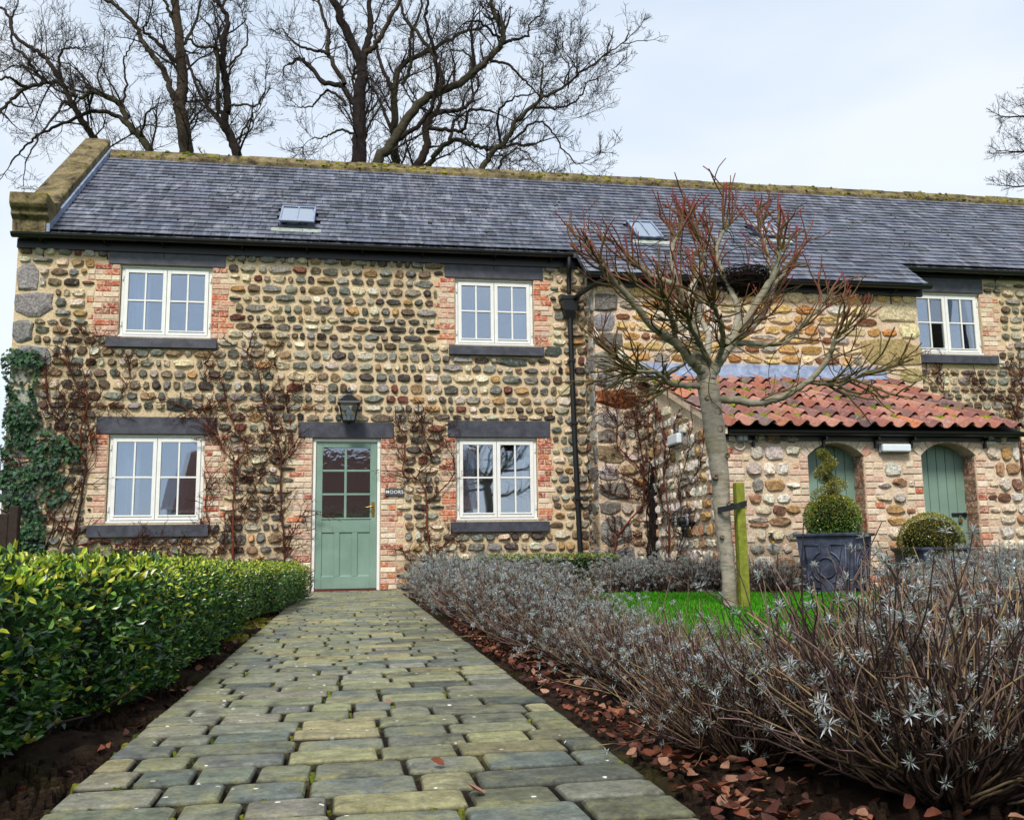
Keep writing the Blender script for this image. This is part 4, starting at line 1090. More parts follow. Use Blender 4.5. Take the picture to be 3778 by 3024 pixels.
# lantern over the door
ln = empty('wall_lantern', (.485, -.25, 2.44)); tag(ln, 'black four-sided tapered wall lantern with glass above the green door', 'lantern')
def frustum(mb, w0, w1, z0, z1):
    V = [(sx*w, sy*w, z) for z, w in ((z0, w0), (z1, w1)) for sx, sy in ((-1, -1), (1, -1), (1, 1), (-1, 1))]; mb.add(V, BOXF)
m = MB(); frustum(m, .155, .15, .085, .1); frustum(m, .15, .045, .1, .2); frustum(m, .045, .03, .2, .225); m.build('cap', BLACK, ln)
m = MB(); frustum(m, .03, .036, .225, .25); frustum(m, .02, .006, .25, .285); m.build('finial', BLACK, ln)
m = MB(); frustum(m, .012, .05, -.2, -.165); frustum(m, .078, .082, -.165, -.15); m.build('base', BLACK, ln)
polys = []
for sx, sy in ((-1, -1), (1, -1), (1, 1), (-1, 1)): polys.append((np.array([(sx*.08, sy*.08, -.15), (sx*.128, sy*.128, .085)]), np.array([.009, .009]), (.02,)*3))
tube_obj('cage', polys, BLACK, ln, 4)
GLASS_L = mat_glass('lantern_glass', .1, .12)
for k in range(4):
    c, s = math.cos(k*math.pi/2), math.sin(k*math.pi/2)
    V = [(a*c-b*s, a*s+b*c, z) for a, b, z in ((-.072, -.078, -.148), (.072, -.078, -.148), (.118, -.126, .083), (-.118, -.126, .083))]
    MB().add(V, [(0, 1, 2, 3)]).build('pane', GLASS_L, ln)
P_, R_ = smooth_poly([(0, .24, .24), (0, .15, .3), (0, .03, .3), (0, 0, .26)], [.014, .014, .014, .012], 16); tube_obj('bracket', [(P_, R_, (.02,)*3)], BLACK, ln, 7)
bev(MB().box(-.04, .04, .225, .262, .16, .32).build('wall_plate', BLACK, ln), .008)
P_, R_ = smooth_poly([(0, 0, -.15), (0, 0, -.08), (0, 0, -.06), (0, 0, 0.0), (0, 0, .03)], [.02, .02, .035, .035, .01], 14); tube_obj('bulb', [(P_, R_, (.8,)*3)], FROST, ln, 10)
# name sign
sg = empty('name_sign', (1.12, -.012, 1.33)); tag(sg, 'small dark slate name plate reading MOORS right of the door', 'sign')
bev(MB().box(-.13, .13, -.022, .012, -.052, .052).build('plate', SLATE_SLAB, sg), .003)
def text_mesh(body, size):
    cu = bpy.data.curves.new('lettering', 'FONT'); cu.body = body; cu.size = size; cu.align_x = 'CENTER'; cu.align_y = 'CENTER'; cu.extrude = .0012; cu.space_character = 1.12; cu.offset = .0005
    o = bpy.data.objects.new('tmp_text', cu); SC.collection.objects.link(o)
    dg = bpy.context.evaluated_depsgraph_get(); me = bpy.data.meshes.new_from_object(o.evaluated_get(dg)); bpy.data.objects.remove(o); bpy.data.curves.remove(cu); return me
me = text_mesh('\u00b7MOORS\u00b7', .066); me.materials.clear(); me.materials.append(WHITE)
lt = link(bpy.data.objects.new('lettering', me), sg); lt.location = (0, -.0245, 0); lt.rotation_euler = (math.pi/2, 0, 0)
# aerial behind the gable
ta = empty('tv_aerial', (-3.62, 1.4, 6.0)); tag(ta, 'thin metal television aerial beside the gable coping', 'aerial')
polys = [(np.array([(.1, .1, -.1), (.0, .05, .1)]), np.array([.012, .012]), (.1,)*3), (np.array([(-.8, 0, 0), (.05, 0, 0.0)]), np.array([.008, .008]), (.1,)*3)]
tube_obj('boom', polys, GREYP, ta, 5)
tube_obj('elements', [(np.array([(-.78+k*.075, -.12, 0), (-.78+k*.075, .12, .03)]), np.array([.004, .004]), (.1,)*3) for k in range(9)]+[(np.array([(.0+k*.03, 0, 0), (-.08+k*.02, .1, .28)]), np.array([.004, .004]), (.1,)*3) for k in range(4)], GREYP, ta, 4)
# gate post at the far left
gt = empty('wooden_gate', (-3.72, -.95, 0)); tag(gt, 'dark brown wooden gate at the far left beside the ivy', 'gate')
for k in range(5): bev(MB().box(-.75+k*.19, -.75+k*.19+.18, -.02, .02, .03, 1.04+.02*math.cos(k)).build('board', m_plain('dark_brown_wood', lin((46, 34, 28)), .8, .4, 20, .4) if k == 0 else bpy.data.materials['dark_brown_wood'], gt), .006)
bev(MB().box(.2, .31, -.05, .06, 0, 1.12).build('post', bpy.data.materials['dark_brown_wood'], gt), .01)

# ------------------------------------------------------------------ woody growth helpers
def wander(p, d, L, n, bend, r, grav=0.0, plane=None):
    """a crooked polyline; plane=(axis,val) keeps creepers near their wall"""
    P = [np.array(p, float)]; d = unit(d); st = L/(n-1)
    for i in range(n-1):
        d = unit(d+np.array([r.gauss(0, bend), r.gauss(0, bend), r.gauss(0, bend)+grav]))
        if plane is not None: d[plane] *= .25; d = unit(d)
        P.append(P[-1]+d*st)
    return np.array(P), d
def at_len(P, t):
    k = t*(len(P)-1); i = min(int(k), len(P)-2); f = k-i
    return P[i]*(1-f)+P[i+1]*f, unit(P[i+1]-P[i])
def side_dir(t, r, spread, upb=0.0):
    v = np.array([r.gauss(0, 1), r.gauss(0, 1), r.gauss(0, 1)]); v = v-t*np.dot(v, t); v = unit(v)
    return unit(t*math.cos(spread)+v*math.sin(spread)+np.array([0, 0, upb]))

# ------------------------------------------------------------------ bare trees behind the roof
TB = [lin((52, 44, 40)), lin((62, 54, 46)), lin((46, 40, 38)), lin((66, 62, 48))]
def big_tree(name, limbs, Y, label, seed, dens=1.0, hub=0, sub=1.0, depth=1.6):
    """limbs: list of (points in picture coordinates, half width start, half width end); set at depth Y"""
    r = random.Random(seed); s = IMG_W/2156.0; root = None; main = []; tw = []; tw3 = []
    for li, (pts, w0, w1) in enumerate(limbs):
        n = len(pts); P = []; dy = r.uniform(-depth, depth)
        for i, (x, y) in enumerate(pts):
            f = i/(n-1); P.append(onY(x, y, Y+(dy*f if li else 0)))
        P = np.array(P); dist = np.linalg.norm(P[0]-CAM_C)*s/CAM_F
        R = np.linspace(w0*dist, w1*dist, n)
        if li == hub:
            base = P[0].copy(); base[2] = -.1; dv = unit(P[1]-P[0]); base[0] -= dv[0]/max(.5, dv[2])*P[0][2]*.45
            ext = [base+(P[0]-base)*(q/6) for q in range(6)]; P = np.vstack([ext, P]); R = np.concatenate([R[0]*np.linspace(1.5, 1.05, 6), R])
            root = base; n = len(P)
        Q, RR = smooth_poly(P, R, max(10, n*5))
        Q += rng.normal(0, .02, Q.shape)
        main.append((Q, RR, jit(r.choice(TB), .15, r)))
    root = np.array([root[0], root[1], 0.0])
    def grow(P, r0, level, n_child, L0):
        for k in range(n_child):
            t = r.uniform(.12, 1.0); p, tg_ = at_len(P, t)
            if p[2] < 5.5: continue
            L = L0*r.uniform(.45, 1.2)*(1.2-.65*t); d = side_dir(tg_, r, r.uniform(.5, 1.15), .22)
            rr_ = r0*r.uniform(.55, .95)
            Q, _ = wander(p, d, L, 6 if level < 3 else 4, .21 if level < 3 else .27, r, .07)
            R = np.linspace(rr_, max(.0038, rr_*.32), len(Q))
            c = jit(TB[0], .2, r)
            (tw if level < 2 else tw3).append((Q, R, c))
            if level < 3: grow(Q, max(.0055, rr_*.45), level+1, int((12 if level == 1 else 11)*sub*L/L0+.5), L*.48)
    for (Q, RR, c) in main:
        vis = Q[Q[:, 2] > 5.5]
        if len(vis) < 3: continue
        Ln = np.sum(np.linalg.norm(np.diff(vis, axis=0), axis=1)); n = max(3, int(Ln*1.9*dens))
        grow(vis, min(.045, RR[len(RR)//2]*.4), 1, n, 1.9)
        # leader beyond the traced end
        Q2, _ = wander(Q[-1], Q[-1]-Q[-3], .9, 7, .2, r); tw.append((Q2, np.linspace(RR[-1]*.8, .006, 7), c)); grow(Q2, .012, 2, 9, .6)
    t = empty(name, root); tag(t, label, 'tree', 'bare trees behind the cottage')
    off = lambda L: [(a-root, b, c) for a, b, c in L]
    tube_obj('trunk', off(main), BARK, t, 9)
    V1, F1, C1 = tubes(off(tw), 4); V2, F2, C2 = tubes(off(tw3), 3)
    mbv = np.concatenate([V1, V2]); F = [F1[0], F2[0]+len(V1)]
    obj('crown', mbv, F, TWIG, t, np.concatenate([C1, C2]), True)
    return t
za = lambda L: [(x*.3441, y*.3441) for x, y in L]
zb = lambda L: [(627.7+x*.3441, y*.3441) for x, y in L]
TREES = [
 ('bare_tree', [(za([(1150, 1010), (1125, 800), (1105, 620), (1120, 480), (1105, 350), (1090, 150), (1065, 0), (1050, -120)]), 14, 6), (za([(1105, 640), (1050, 560), (1000, 430), (920, 320), (870, 260), (840, 180), (770, 90), (690, 20), (600, -10)]), 6.5, 3), (za([(1095, 395), (1000, 300), (920, 220), (880, 190), (900, 140)]), 4, 2), (za([(1130, 330), (1200, 480), (1290, 600)]), 3, 1.6), (za([(1080, 150), (1030, 50), (1000, -60)]), 4, 2), (za([(1100, 300), (1180, 180), (1220, 60), (1240, -60)]), 3.5, 1.5)],
  12.0, 'bare winter tree with thick upright trunk, left of the skylight', 101, 1.0),
 ('bare_tree', [(za([(1455, 980), (1420, 850), (1365, 740), (1390, 650), (1380, 500), (1360, 330), (1380, 200), (1390, 100), (1350, 40), (1320, -60)]), 9.5, 3.5), (za([(1365, 780), (1320, 700), (1240, 600), (1150, 400), (1130, 330)]), 4, 2), (za([(1345, 700), (1330, 560), (1320, 300), (1220, 290), (1150, 240)]), 4, 2), (za([(1385, 650), (1480, 640), (1560, 650), (1600, 600), (1620, 570)]), 2.5, 1.2), (za([(1375, 420), (1450, 350), (1520, 250), (1500, 130)]), 2.6, 1.2), (za([(1440, 900), (1500, 780), (1560, 680)]), 2.6, 1.2), (za([(1360, 330), (1330, 160), (1300, 20)]), 2.6, 1.2)],
  11.0, 'bare tree with slender leaning trunk between the two thick trunks', 102, 1.05),
 ('bare_tree', [(za([(920, 960), (860, 840), (790, 770), (740, 650), (640, 580), (560, 560), (480, 600), (430, 570)]), 8, 2.5), (za([(790, 770), (700, 700), (560, 680), (480, 720), (330, 780), (230, 830), (150, 900), (60, 1010)]), 4.5, 1.5), (za([(740, 650), (770, 520), (760, 380), (800, 280)]), 2.5, 1.2), (za([(860, 840), (900, 700), (960, 640)]), 2.5, 1.2), (za([(640, 580), (600, 460), (640, 330)]), 2, 1)],
  13.0, 'bare tree arching low to the left just above the gable coping', 103, 1.15),
 ('bare_tree', [(za([(600, 900), (560, 830), (500, 730), (420, 600), (370, 510), (280, 510), (160, 540), (60, 620), (0, 690)]), 6.5, 2.5), (za([(370, 510), (300, 380), (200, 300), (90, 220), (60, 120), (30, 60), (-20, 40)]), 4.5, 2), (za([(280, 510), (220, 440), (130, 320), (80, 290), (70, 180), (90, 60)]), 3.5, 1.5), (za([(370, 500), (360, 380), (390, 300), (470, 290)]), 3, 1.5), (za([(500, 730), (400, 620), (360, 680), (240, 830), (150, 1000)]), 3, 1.2), (za([(160, 540), (60, 480), (-40, 490)]), 3, 1.5), (za([(220, 440), (120, 400), (0, 440)]), 2, 1)],
  14.0, 'bare tree with crooked limbs at the far left behind the gable', 104, 1.15),
 ('bare_tree', [(zb([(372, 1020), (380, 850), (370, 650), (385, 500), (390, 400), (310, 230), (250, 80), (200, -40)]), 15.5, 7), (zb([(390, 400), (430, 250), (440, 100), (420, -60)]), 8, 4), (zb([(345, 640), (270, 530), (150, 500), (60, 390), (0, 360), (-60, 400)]), 6, 2.5), (zb([(290, 520), (210, 380), (180, 300), (190, 200), (140, 50), (120, -50)]), 5, 2.5), (zb([(190, 330), (100, 310), (0, 280), (-80, 200)]), 3.5, 1.5), (zb([(410, 330), (470, 280), (530, 180), (600, 50), (640, -40)]), 6, 3), (zb([(350, 820), (250, 800), (160, 840), (80, 850)]), 3, 1.2), (zb([(300, 640), (180, 560), (100, 640), (0, 660)]), 3, 1.2), (zb([(400, 720), (470, 650), (530, 560)]), 2.5, 1.2)],
  10.0, 'bare tree with the thickest upright trunk behind the roof ridge', 105, 1.15),
 ('bare_tree', [(zb([(600, 1040), (590, 900), (590, 700), (590, 560), (600, 480), (660, 380), (780, 320), (900, 260), (1020, 190), (1100, 180)]), 9, 2.5), (zb([(590, 580), (520, 430), (480, 280), (470, 160)]), 4.5, 2), (zb([(565, 790), (500, 620), (420, 480)]), 4, 2), (zb([(640, 520), (690, 400), (680, 240), (740, 100), (760, -40)]), 4, 2)],
  12.5, 'bare tree with straight mid-thickness trunk right of the thickest one', 106, 1.1),
 ('bare_tree', [(zb([(470, 1030), (560, 900), (650, 760), (760, 620), (880, 560), (1040, 480), (1150, 370), (1240, 280), (1250, 180), (1190, 60), (1180, -40)]), 11, 4), (zb([(1245, 270), (1320, 240), (1400, 220), (1420, 150), (1500, 60)]), 3.5, 1.2), (zb([(850, 570), (880, 480), (800, 300), (700, 170), (640, 90), (630, -40)]), 5, 2.5), (zb([(620, 850), (760, 740), (830, 620), (850, 480), (840, 330), (780, 150), (800, 0)]), 5, 2.5), (zb([(1180, 370), (1290, 400), (1390, 500), (1480, 590)]), 3, 1.5), (zb([(1040, 480), (1060, 360), (1000, 310), (900, 310)]), 2.5, 1.2), (zb([(1230, 240), (1100, 130), (1000, 150)]), 3, 1.2)],
  9.0, 'bare tree with a huge limb sweeping up to the right', 107, 1.1),
 ('bare_tree', [(zb([(720, 1040), (790, 900), (780, 780), (830, 700), (900, 680), (1000, 670), (1060, 620), (1090, 560)]), 9, 2), (zb([(780, 790), (900, 790), (1010, 800), (1050, 680), (1200, 690)]), 4.5, 2), (zb([(790, 1040), (850, 930), (940, 860), (1050, 880), (1150, 910), (1260, 890), (1450, 880)]), 6, 2.5), (zb([(930, 870), (960, 740), (1040, 680)]), 4, 1.5), (zb([(1050, 880), (1000, 800), (960, 690)]), 2, 1)],
  11.5, 'low bare tree with crooked horizontal limbs just above the ridge', 108, 1.1),
 ('bare_tree', [(zb([(1120, 1090), (1170, 960), (1260, 870), (1330, 760), (1400, 680), (1480, 610), (1600, 550), (1720, 460), (1850, 360), (2010, 250)]), 6.5, 1.2), (zb([(1430, 660), (1560, 660), (1660, 640), (1740, 580), (1760, 510), (1850, 470)]), 2.6, 1), (zb([(1240, 880), (1220, 700), (1300, 610), (1430, 580)]), 3, 1.4), (zb([(1290, 880), (1450, 740), (1550, 800), (1620, 900), (1700, 1000), (1780, 980)]), 2.6, .8), (zb([(1480, 610), (1500, 400), (1440, 340)]), 2.4, 1), (zb([(1140, 1060), (1250, 1070), (1340, 1080), (1380, 1040), (1470, 1090)]), 3.5, 1.2), (zb([(1230, 1060), (1250, 980), (1350, 910), (1450, 1000)]), 3, 1), (zb([(1720, 460), (1690, 390), (1640, 330)]), 1.8, .7), (zb([(1650, 530), (1660, 420), (1600, 330)]), 1.8, .7)],
  8.0, 'bare tree whose long branch reaches furthest right into open sky', 109, 1.2),
 ('bare_tree', [([(2420, 480), (2400, 380), (2380, 250), (2360, 120)], 9, 4), ([(2400, 400), (2300, 330), (2200, 318), (2130, 320)], 4, 1.2), ([(2395, 330), (2300, 270), (2200, 250), (2130, 245)], 4, 1.2), ([(2400, 430), (2300, 400), (2200, 390), (2140, 395)], 4, 1.2), ([(2390, 290), (2280, 230), (2190, 220)], 4, 1.2)],
  15.0, 'dark budding tree leaning into the right edge of the sky', 110, 1.6),
]
for t in TREES: big_tree(*t)

# ------------------------------------------------------------------ pollarded tree on the lawn
def pollard():
    r = random.Random(61); Y0 = -6.12; s = IMG_W/2156.0
    base = np.array([3.44, Y0, 0.0]); k = .00378
    z5 = lambda L: [(1141.4+x*.3309, 342.4+x2*.3309) for x, x2 in L]
    GREY = lin((150, 142, 128)); OL_ = lin((96, 92, 58)); RED = lin((112, 44, 48))
    polys = []
    tr = [(1538, 1296), (1533, 1200), (1522, 1100), (1516, 1000), (1509, 940), (1499, 870), (1491, 820), (1487, 795), (1484, 770)]
    P = np.array([onY(x, y, Y0) for x, y in tr]); P[0, 2] = -.03
    R = np.array([15.5, 14.5, 16.5, 19, 22, 22, 23, 19, 6])*k
    Q, RR = smooth_poly(P, R, 36); Q[:, :2] += rng.normal(0, .003, (36, 2))
    trunk = [(Q, RR, GREY)]
    limbs = [ # points, half widths, depth drift at tip
     (z5([(1060, 1400), (1010, 1320), (960, 1270), (860, 1160), (700, 1040), (570, 880), (450, 740), (380, 640)]), 14, 4, -.5),
     (z5([(1060, 1400), (1025, 1320), (1000, 1230), (960, 1060), (930, 930), (870, 800), (700, 720), (600, 650)]), 15, 4.5, -.15),
     (z5([(930, 930), (850, 760), (835, 650), (830, 540), (880, 440)]), 9, 4.5, .2),
     (z5([(930, 900), (960, 780), (1000, 670), (1040, 560), (1000, 470)]), 8, 4, .45),
     (z5([(1055, 1400), (1100, 1300), (1180, 1180), (1280, 1030), (1400, 840), (1490, 680), (1510, 560)]), 14, 5, -.2),
     (z5([(1220, 1140), (1310, 1060), (1400, 980), (1470, 800), (1560, 680)]), 9, 4, .35),
     (z5([(1230, 1145), (1420, 1155), (1560, 1130), (1680, 1000), (1800, 900)]), 7, 3.5, .55),
     (z5([(1120, 1510), (1250, 1510), (1350, 1530), (1500, 1500), (1600, 1450), (1720, 1370), (1830, 1230), (1860, 1120)]), 9, 5, -.35),
     (z5([(1690, 1400), (1800, 1410), (1900, 1410), (2050, 1340)]), 4.5, 2.5, -.5),
     (z5([(1000, 1420), (900, 1415), (800, 1400), (740, 1340), (600, 1330)]), 7, 3.5, -.6),
     (z5([(1070, 1290), (1020, 1180), (950, 1060), (930, 1000)]), 7, 4, -.55),
     (z5([(1220, 1100), (1250, 950), (1200, 800), (1150, 700), (1110, 560), (1160, 420)]), 8, 4, .25),
     (z5([(860, 1160), (820, 980), (790, 880)]), 6, 4, -.7),
     (z5([(1400, 840), (1440, 620), (1380, 420)]), 5, 3, .5),
     (z5([(940, 1240), (860, 1310), (760, 1340), (560, 1300)]), 4, 2.5, .4),
     (z5([(1040, 1280), (1060, 1100), (1000, 960), (1030, 820), (1090, 700)]), 8, 3.5, .75),
     (z5([(1100, 1300), (1150, 1150), (1130, 1000), (1080, 900)]), 7, 4, -.8),
    ]
    heads = []
    for pts, w0, w1, dz in limbs:
        n = len(pts); P = np.array([onY(x, y, Y0+dz*(i/(n-1))**1.2) for i, (x, y) in enumerate(pts)]); R = np.linspace(w0, w1, n)*k
        Q, RR = smooth_poly(P, R, n*5); Q += rng.normal(0, .0035, Q.shape)
        c = jit(GREY, .12, r); C = np.array([np.array(c)*(1-f)+np.array(OL_)*f*.6+np.array(c)*f*.4 for f in np.linspace(0, 1, len(Q))])
        trunk.append((Q, RR, C)); heads.append((Q, RR))
    cen = np.array([3.5, Y0, 2.2])
    shoots = []
    def shoot(p, d, L, r0, lvl):
        Q, dd = wander(p, d, L, 8, .11, r, .045)
        out = r0*.7; R = np.linspace(r0, out, 8)
        hi = unit(Q[-1]-cen)[2]
        red = max(0, min(1, .35+hi*.9+r.uniform(-.3, .3)))
        c0 = jit(OL_, .2, r); c1 = jit(tuple(np.array(RED)*red+np.array(lin((88, 78, 48)))*(1-red)), .25, r)
        C = np.array([np.array(c0)*(1-f)+np.array(c1)*f for f in np.linspace(0, 1, 8)**.8])
        shoots.append((Q, R, C))
        if lvl < 3:
            for _ in range(r.choice([1, 2, 2, 3]) if lvl < 2 else r.choice([0, 0, 0, 1])):
                t = r.uniform(.2, .92); q, tg_ = at_len(Q, t); shoot(q, side_dir(tg_, r, r.uniform(.4, .85), .18 if hi > -.1 else .02), L*r.uniform(.5, .85), r0*.66, lvl+1)
    for hi_, (Q, RR) in enumerate(heads):
        n = len(Q)
        for _ in range(8):
            i = r.randint(int(n*.25), n-1); p = Q[i]; tg_ = unit(Q[min(i+1, n-1)]-Q[max(i-1, 0)])
            d = unit(side_dir(tg_, r, r.uniform(.5, 1.2))+unit(p-cen)*.8+np.array([0, 0, .12])); shoot(p, d, r.uniform(.22, .46), r.uniform(.007, .0115), 1)
        for _ in range(6):
            p = Q[-1]+rng.normal(0, .012, 3); d = unit(unit(Q[-1]-Q[-5])*.7+unit(p-cen)*.6+np.array([r.gauss(0, .5), r.gauss(0, .5), .3+r.gauss(0, .3)])); shoot(p, d, r.uniform(.22, .44), r.uniform(.0075, .012), 1)
    for _ in range(110):      # thin hanging side twigs below the crown
        Q, RR = r.choice(heads); i = r.randint(len(Q)//4, len(Q)-1); p = Q[i]
        d = unit(np.array([r.gauss(0, 1), r.gauss(0, .8), -.1+r.gauss(0, .35)])+unit(p-cen)*.6); Q2, _ = wander(p, d, r.uniform(.25, .6), 9, .2, r, -.04)
        shoots.append((Q2, np.linspace(.0045, .0024, 9), jit(lin((74, 66, 44)), .25, r)))
    t = empty('pollarded_tree', base); tag(t, 'leafless pollarded tree with pale trunk and red-tipped shoots on the lawn', 'tree')
    off = lambda L: [(a-base, b, c) for a, b, c in L]
    tube_obj('trunk', off(trunk[:1]), SBARK, t, 16); 
    for L in trunk[1:]: tube_obj('limb', off([L]), SBARK, t, 9, True)
    tube_obj('shoots', off(shoots), TWIG, t, 5, True)
    # healed knots on the trunk
    for px, py, s_ in ((1503, 868, 1.3), (1508, 905, 1.1), (1524, 960, .8), (1500, 1005, .7), (1527, 1060, .6), (1514, 1130, .5), (1484, 840, .8)):
        p = onY(px, py, Y0); p[1] -= .072; m = MB(); n = 10
        V = []; 
        for rad, dy in ((.036, .045), (.03, .0), (.018, -.012), (.012, .004)): V += [(rad*s_*math.cos(i*6.283/n), dy*s_, rad*s_*1.15*math.sin(i*6.283/n)) for i in range(n)]
        F = [(q*n+i, q*n+(i+1) % n, q*n+n+(i+1) % n, q*n+n+i) for q in range(3) for i in range(n)]+[tuple(range(3*n, 4*n))]
        o = m.add(V, F, lin((110, 98, 80))).build('knot', SBARK, t, True); o.location = Vector(p-base)
    # nest
    c = onY(1568, 590, Y0+.1); nt_ = []; rr_ = random.Random(9)
    for _ in range(620):
        a = rr_.uniform(0, 6.283); ph = rr_.uniform(-1.2, .35); e = np.array([.2, .2, .13])*rr_.uniform(.72, 1.04)
        n = 8; arc = rr_.uniform(.5, 1.6); tl_ = rr_.uniform(-.35, .35); P = []
        for q in range(n):
            aa = a+arc*(q/(n-1)-.5); pp = ph+tl_*(q/(n-1)-.5); P.append(np.array([math.cos(aa)*math.cos(pp)*e[0], math.sin(aa)*math.cos(pp)*e[1], math.sin(pp)*e[2]*1.3+.03]))
        nt_.append((np.array(P)+rng.normal(0, .004, (n, 3)), np.full(n, rr_.uniform(.0016, .003)), jit(lin((46, 38, 34)), .4, rr_)))
    nb = empty('bird_nest', c); tag(nb, 'dark twiggy bird nest wedged in the pollarded tree', 'nest')
    tube_obj('twigs', nt_, TWIG, nb, 3)
    n = 14; V = []; 
    for q, (rad, z) in enumerate(((.02, -.14), (.1, -.115), (.15, -.05), (.16, .02), (.12, .05), (.02, .0))): V += [(rad*math.cos(i*6.283/n), rad*math.sin(i*6.283/n), z) for i in range(n)]
    F = [(q*n+i, q*n+(i+1) % n, q*n+n+(i+1) % n, q*n+n+i) for q in range(5) for i in range(n)]
    MB().add(V, F, lin((22, 18, 16))).build('cup', TWIG, nb, True)
pollard()
st = empty('tree_stake', (3.545, -6.16, 0)); tag(st, 'green algae-covered square wooden stake beside the pollarded tree', 'stake')
m = MB(); V = []
for z, w in ((-.05, .036), (.3, .036), (.7, .035), (1.0, .034), (1.012, .028)): V += [(sx*w+.003*math.sin(z*9), sy*w, z) for sx, sy in ((-1, -1), (1, -1), (1, 1), (-1, 1))]
F = [(q*4+i, q*4+(i+1) % 4, q*4+4+(i+1) % 4, q*4+4+i) for q in range(4) for i in range(4)]+[(16, 17, 18, 19)]
m.add(V, F, lin((122, 128, 50))).build('post', WOODG, st)
sp = MB(); zt = .82
V = []
pts = [(-.19, -.03, .795), (-.16, -.1, .80), (-.06, -.09, .82), (.0, -.045, .835), (.045, -.045, .845), (.05, .0, .845), (.045, .045, .845), (-.05, .06, .83), (-.17, .07, .80), (-.19, -.03, .795)]
for a, b, c in pts: V += [(a, b, c-.022), (a, b, c+.022)]
o = sp.add(V, [(2*i, 2*i+2, 2*i+3, 2*i+1) for i in range(len(pts)-1)]).build('rubber_strap', BLACK, st); q = o.modifiers.new('thickness', 'SOLIDIFY'); q.thickness = .008

# ------------------------------------------------------------------ creepers and ivy on the walls
VC = [lin((92, 46, 34)), lin((74, 42, 32)), lin((58, 38, 30)), lin((104, 54, 38))]
def creeper(name, label, stems, place, axis, seed, dens=1.0, root=(0, 0, 0), tl=(.1, .42), extra=None):
    r = random.Random(seed); polys = []; fine = []
    nrm_ = np.array([0, -1.0, 0]) if axis == 1 else np.array([-1.0, 0, 0])
    def twig(p, d, L, rad, lvl):
        Q, _ = wander(p, d, L, 8, .26, r, .02, axis); Q += nrm_*(.006*np.abs(np.sin(np.linspace(0, 3, 8))))[:, None]
        fine.append((Q, np.linspace(rad, rad*.45, 8), jit(r.choice(VC[1:]), .25, r)))
        if lvl < 2:
            for _ in range(r.choice([1, 2, 3, 4])):
                q, tg_ = at_len(Q, r.uniform(.15, 1)); dd = side_dir(tg_, r, r.uniform(.5, 1.2)); dd[axis] *= .4; twig(q, dd, L*r.uniform(.2, .55), rad*.65, lvl+1)
        for _ in range(3):   # spur buds
            q, tg_ = at_len(Q, r.uniform(.1, 1)); dd = side_dir(tg_, r, 1.2); fine.append((np.array([q, q+dd*r.uniform(.012, .035)]), np.array([rad*.8, rad*.5]), VC[2]))
    for pts, w0, w1 in stems:
        P = np.array([place(x, y) for x, y in pts])+nrm_*r.uniform(.045, .07); R = np.linspace(w0, w1, len(P))
        Q, RR = smooth_poly(P, R, len(P)*5); Q += rng.normal(0, .006, Q.shape); polys.append((Q, RR*rng.uniform(.8, 1.25, len(RR)), jit(r.choice(VC), .15, r)))
        Ln = np.sum(np.linalg.norm(np.diff(Q, axis=0), axis=1))
        for _ in range(int(Ln*15*dens)):
            p, tg_ = at_len(Q, r.random()); d = side_dir(tg_, r, r.uniform(.7, 1.5), .1); d[axis] *= .35; twig(p, d, r.uniform(*tl), r.uniform(.0042, .0085), 1)
    root = np.array(root, float); t = empty(name, root); tag(t, label, 'creeper', 'bare creepers on the walls')
    off = lambda L: [(a-root, b, c) for a, b, c in L]
    tube_obj('stem', off(polys), TWIG, t, 6); tube_obj('twigs', off(fine), TWIG, t, 3)
    if extra: extra(t, root)
pY0 = lambda x, y: onY(x, y, 0.0); pYm = lambda x, y: onY(x, y, MY); pXo = lambda x, y: onX(x, y, OX0)
creeper('climbing_creeper', 'bare reddish creeper left of the lower left window, next to ivy',
        [([(148, 1245), (153, 1180), (158, 1140), (161, 1108), (173, 1050), (181, 975), (163, 950), (141, 920), (131, 882), (106, 850), (101, 799), (97, 750)], .02, .006),
         ([(181, 975), (173, 955), (176, 900), (186, 862), (181, 824), (185, 790), (192, 760), (193, 720), (187, 703)], .012, .004), ([(198, 955), (193, 925), (186, 887), (178, 830), (150, 785), (138, 741), (121, 735)], .01, .004),
         ([(161, 1120), (113, 1088), (95, 1065)], .011, .005), ([(160, 1150), (210, 1138), (276, 1150), (352, 1150), (430, 1135)], .009, .004), ([(186, 862), (245, 845), (275, 800), (270, 745)], .006, .003),
         ([(175, 1000), (90, 970), (30, 985), (0, 1000)], .006, .003), ([(131, 882), (150, 850), (160, 800), (148, 760)], .006, .003), ([(230, 1200), (250, 1160), (300, 1175), (380, 1165)], .007, .003)], pY0, 1, 201, 1.25, (-2.95, -.05, 0))
